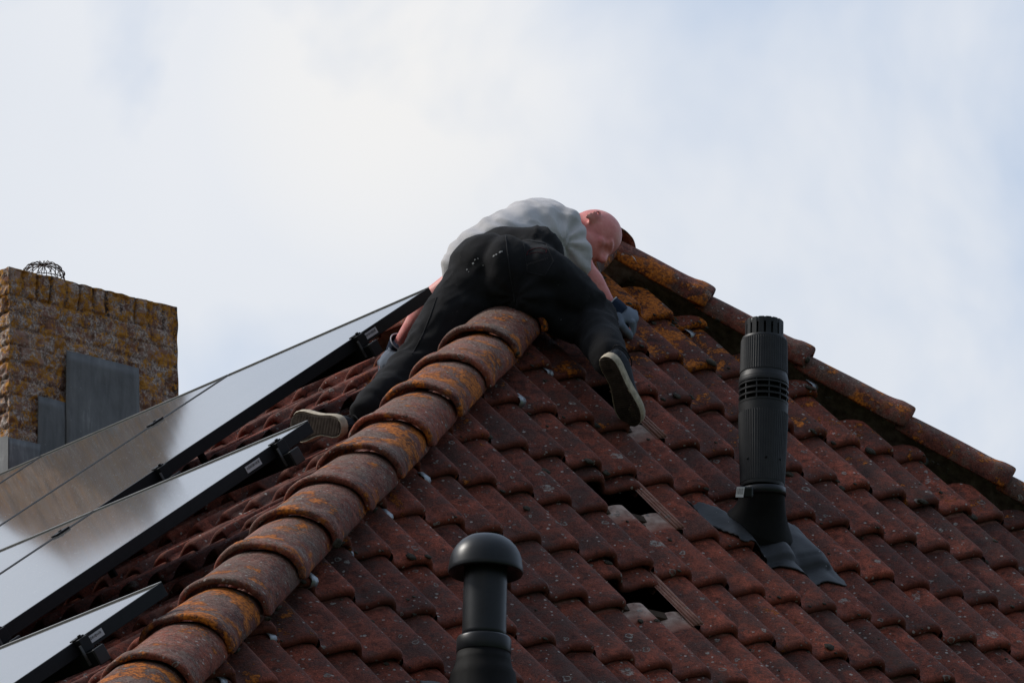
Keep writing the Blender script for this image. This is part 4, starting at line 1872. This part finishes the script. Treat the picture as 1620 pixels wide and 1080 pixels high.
def on_cloth(bv, p, off=0.001):
    h = bv.ray_cast(p - CW * 1.2, CW, 3.0)
    if h[0] is None:
        return None
    return h[0] + h[1] * off, h[1]


def surf_tube(bv, pts, r, name, mat, parent, sub=8, off=0.0005):
    line = []
    for a, b in zip(pts, pts[1:]):
        for k in range(sub):
            line.append(a.lerp(b, k / sub))
    line.append(pts[-1])
    out_ = [h[0] for h in (on_cloth(bv, q, off) for q in line) if h]
    if len(out_) > 2:
        mb = MB()
        mb.tube(out_, r, 6)
        return mb.build(name, mat, parent, True)


# seams, pocket and belt loops
M['seam'] = cloth_mat('black_seam', (0.022, 0.022, 0.024), 0.9)
surf_tube(BT, [W((-0.0123,20.6604,9.2674)), W((-0.0076,20.6791,9.2138)), W((0.0007,20.7058,9.1371)), W((0.0129,20.7326,9.0604))], .0022, 'seam', M['seam'], TR)
surf_tube(BT, [W((0.0440,20.6648,9.2547)), W((0.1166,20.6694,9.2416)), W((0.1396,20.6882,9.1876)), W((0.1101,20.7040,9.1423)), W((0.0537,20.6995,9.1551)), W((0.0440,20.6648,9.2547))], .0016, 'pocket_seam', M['seam'], TR)
surf_tube(BT, [W((-0.2395,20.7240,9.0850)), W((-0.2612,20.7438,9.0281)), W((-0.2869,20.7636,8.9714)), W((-0.3207,20.7834,8.9147))], .0022, 'seam', M['seam'], TR)
# faded red badge embroidered on the pocket: a low arched outline above a line of small letters
surf_tube(BT, [W((0.0530,20.6815,9.2067)), W((0.0594,20.6769,9.2199)), W((0.0778,20.6744,9.2272)), W((0.1001,20.6739,9.2286)), W((0.1182,20.6760,9.2225)), W((0.1159,20.6793,9.2130))], .0011, 'badge', M['embroid'], TR)
surf_tube(BT, [W((0.0611,20.6809,9.2084)), W((0.0714,20.6790,9.2139)), W((0.0937,20.6785,9.2154)), W((0.1078,20.6800,9.2112))], .0008, 'badge', M['embroid'], TR)
mb = MB()
base_a, base_b = W((0.0543,20.6915,9.1780)), W((0.1195,20.6854,9.1957))
rgl = random.Random(3)
for k in range(11):
    q = base_a.lerp(base_b, k / 10)
    h = on_cloth(BT, q, 0.0012)
    if h:
        x = (base_b - base_a).normalized()
        y = (CU - x * CU.dot(x)).normalized()
        hh_ = 0.0024 if k % 3 else 0.0034
        mb.box(h[0], x, y, h[1], 0.0006, hh_, 0.0004)
        mb.box(h[0] + y * rgl.choice((-1, 0, 1)) * hh_, x, y, h[1], 0.0016, 0.0005, 0.0004)
mb.build('badge_letters', M['embroid_grey'], TR)
# paint flecks
mb = MB()
for (p, r) in ((W((-0.1403,20.6954,9.1670)), .0036), (W((-0.1344,20.6974,9.1611)), .0018), (W((-0.1196,20.6889,9.1856)), .0042), (W((-0.1133,20.6849,9.1970)), .0036), (W((-0.1031,20.6837,9.2006)), .002),
               (W((-0.0523,20.6814,9.2071)), .0044), (W((-0.0441,20.6801,9.2107)), .004), (W((-0.0318,20.6776,9.2181)), .005), (W((-0.0257,20.6769,9.2199)), .003), (W((-0.0874,20.6911,9.1792)), .0022), (W((0.1595,20.7504,9.0094)), .0015)):
    h = on_cloth(BT, p, 0.0006)
    if h:
        n = h[1]
        t1 = n.orthogonal().normalized()
        t2 = n.cross(t1)
        k = len(mb.v)
        ring = [h[0] + t1 * math.cos(a) * r * rgl.uniform(.5, 1.2) + t2 * math.sin(a) * r * rgl.uniform(.5, 1.0) for a in [2 * math.pi * i / 9 for i in range(9)]]
        mb.add([h[0] + n * 0.0008] + ring, [(0, 1 + i, 1 + (i + 1) % 9) for i in range(9)])
mb.build('paint_flecks', M['paint'], TR)['kind'] = 'stuff'

# -- gloves
g1 = Blob()
hand(g1, wrr + rh_d * 0.012, rh_d, rh_pn, 1, CURL_R, 0.0022)
G1 = g1.build('glove', M['glove'], P, 0.0034, 2, lambda p, n: noise.noise(p * 60) * 0.001)
g2 = Blob()
hand(g2, wrl + lh_d * 0.012, lh_d, lh_pn, -1, CURL_L, 0.0012)
G2 = g2.build('glove', M['glove'], P, 0.0034, 2, lambda p, n: noise.noise(p * 60) * 0.001)


def cuff(w, d, par, flare):
    d = d.normalized()
    a = d.orthogonal().normalized()
    b = d.cross(a)
    mb = MB()
    V, F = [], []
    n = 32
    prof = [(0.0300, 0.030), (0.0335, 0.012), (0.0325 + flare, -0.018), (0.0345 + flare, -0.020), (0.0350 + flare, -0.015), (0.0350, 0.014), (0.031, 0.032)]
    for r, t in prof:
        for k in range(n):
            an = 2 * math.pi * k / n
            V.append(w + d * t + (a * math.cos(an) + b * math.sin(an)) * (r + 0.001 * math.sin(an * 8)))
    for i in range(len(prof) - 1):
        for k in range(n):
            F.append((i * n + k, i * n + (k + 1) % n, (i + 1) * n + (k + 1) % n, (i + 1) * n + k))
    o = obj('cuff', V, F, M['glove_cuff'], par, True)
    mb.tube([w + d * -0.019 + (a * math.cos(an) + b * math.sin(an)) * (0.0346 + flare) for an in [2 * math.pi * i / 32 for i in range(33)]], 0.0022, 6)
    mb.build('cuff_edge', M['white_label'], par, True)
    return o


cuff(wrl + lh_d * 0.014, (wrl - ell_).normalized(), G2, 0.006)
cuff(wrr + rh_d * 0.022, (rh_d + (wrr - elr).normalized()).normalized(), G1, -0.001)

# -- shoes
def shoe(heel, L, N, sg, length=0.285):
    """heel: centre of the heel edge on the sole face; L heel->toe; N outward sole normal; sg: side of the big toe"""
    L = L.normalized()
    N = (N - L * N.dot(L)).normalized()
    S = L.cross(N).normalized() * sg
    T = [0, .015, .05, .10, .18, .28, .38, .48, .58, .68, .76, .84, .90, .95, .985, 1.0]
    Wd = [.002, .017, .027, .033, .036, .034, .033, .036, .042, .048, .050, .047, .040, .030, .016, .002]
    Cn = [0, 0, 0, 0, 0, -.002, -.003, -.002, 0, .002, .004, .006, .008, .009, .010, .010]

    def out_pts(k, h, bend=True):
        pts = []
        m = len(T)
        for sd in (1, -1):
            rng = range(m) if sd == 1 else range(m - 1, -1, -1)
            for i in rng:
                spring = 0.010 * max(0, (T[i] - .72) / .28) ** 2 if bend else 0
                pts.append(heel + L * (T[i] * length + (k - 1) * (0.5 - T[i]) * -0.02) + S * (Cn[i] + sd * Wd[i] * k) - N * (h + spring))
        return pts
    E = bpy.data.objects.new('shoe', None)
    # upper
    V, F = [], []
    Hh = [.050, .062, .074, .082, .088, .090, .082, .070, .060, .053, .048, .043, .038, .032, .026, .022]
    nA = 17
    for i, t in enumerate(T):
        spring = 0.010 * max(0, (t - .72) / .28) ** 2
        for k in range(nA):
            a = math.pi * k / (nA - 1)
            x = math.cos(a)
            z = math.sin(a) ** 0.7
            V.append(heel + L * (t * (length - .006) + .003) + S * (Cn[i] + x * max(.004, Wd[i] - .0015) * (1 - .18 * z)) - N * (0.018 + spring + z * (Hh[i] - .018)))
    for i in range(len(T) - 1):
        for k in range(nA - 1):
            F.append((i * nA + k, i * nA + k + 1, (i + 1) * nA + k + 1, (i + 1) * nA + k))
    F.append(tuple(range(nA)))
    F.append(tuple((len(T) - 1) * nA + k for k in range(nA))[::-1])
    up = obj('shoe', V, F, M['shoe'], P, True)
    m_ = up.modifiers.new('sub', 'SUBSURF')
    m_.levels = m_.render_levels = 1
    # rubber foxing
    rings = [(1.0, 0.0), (1.06, 0.003), (1.08, 0.012), (1.06, 0.024), (1.0, 0.028)]
    V, F = [], []
    n = len(T) * 2
    for k, h in rings:
        V += out_pts(k, h)
    for i in range(len(rings) - 1):
        for k in range(n):
            F.append((i * n + k, i * n + (k + 1) % n, (i + 1) * n + (k + 1) % n, (i + 1) * n + k))
    F.append(tuple(range(n)))
    F.append(tuple((len(rings) - 1) * n + k for k in range(n))[::-1])
    obj('sole', V, F, M['sole_rim'], up, True)
    # tread, set in from the rim, with ribs across
    mb = MB()
    V = [p + L * 0.002 for p in out_pts(0.90, -0.0015)] + [p + L * .002 for p in out_pts(0.90, 0.004)]
    F = [tuple(range(n)), tuple(range(n, 2 * n))[::-1]] + [(k, n + k, n + (k + 1) % n, (k + 1) % n) for k in range(n)]
    mb.add(V, F)
    q = 0.012
    while q < length - 0.015:
        t = q / length
        i = max(j for j in range(len(T)) if T[j] <= t)
        f = (t - T[i]) / (T[i + 1] - T[i])
        w = (Wd[i] + (Wd[i + 1] - Wd[i]) * f) * 0.78
        cc = Cn[i] + (Cn[i + 1] - Cn[i]) * f
        spring = 0.010 * max(0, (t - .72) / .28) ** 2
        mb.box(heel + L * q + S * cc - N * (spring - 0.0022), S, L, N, w, 0.0019, 0.0014)
        q += 0.0078
    mb.build('tread', M['tread'], up)
    # heel counter patch and topline
    hp = heel + L * 0.0 - N * 0.058
    mb = MB()
    pts = []
    for k in range(13):
        a = math.pi * (-.5 + k / 12)
        pts.append(heel - N * (0.036 + 0.026 * math.cos(a)) + L * (0.004 + 0.020 * abs(math.sin(a)) ** 2) + S * 0.031 * math.sin(a))
    mb.tube(pts, 0.0011, 5)
    pts = [heel - N * (0.080 - 0.006 * math.cos(a)) + L * (0.045 - 0.045 * math.cos(a)) + S * 0.028 * math.sin(a) for a in [2 * math.pi * k / 24 for k in range(25)]]
    mb.tube(pts, 0.0022, 6)
    mb.build('stitching', M['seam'], up, True)
    return up


hr = W((0.2944,20.6598,8.8440))
tr_ = W((0.3853,20.8066,8.6661))
shoe(hr - (tr_ - hr).normalized() * .005, tr_ - hr, -CW * 0.85 - CR * 0.70 - CU * 0.10, 1, 0.262)
hl = W((-0.5467,20.6307,8.6236))
tl_ = W((-0.7300,20.8360,8.7033))
shoe(hl, tl_ - hl, -CW * 0.86 - CU * 0.12 - CR * 0.50, -1, 0.275)

# hooks etc. done; bird droppings on the first cap beside the head
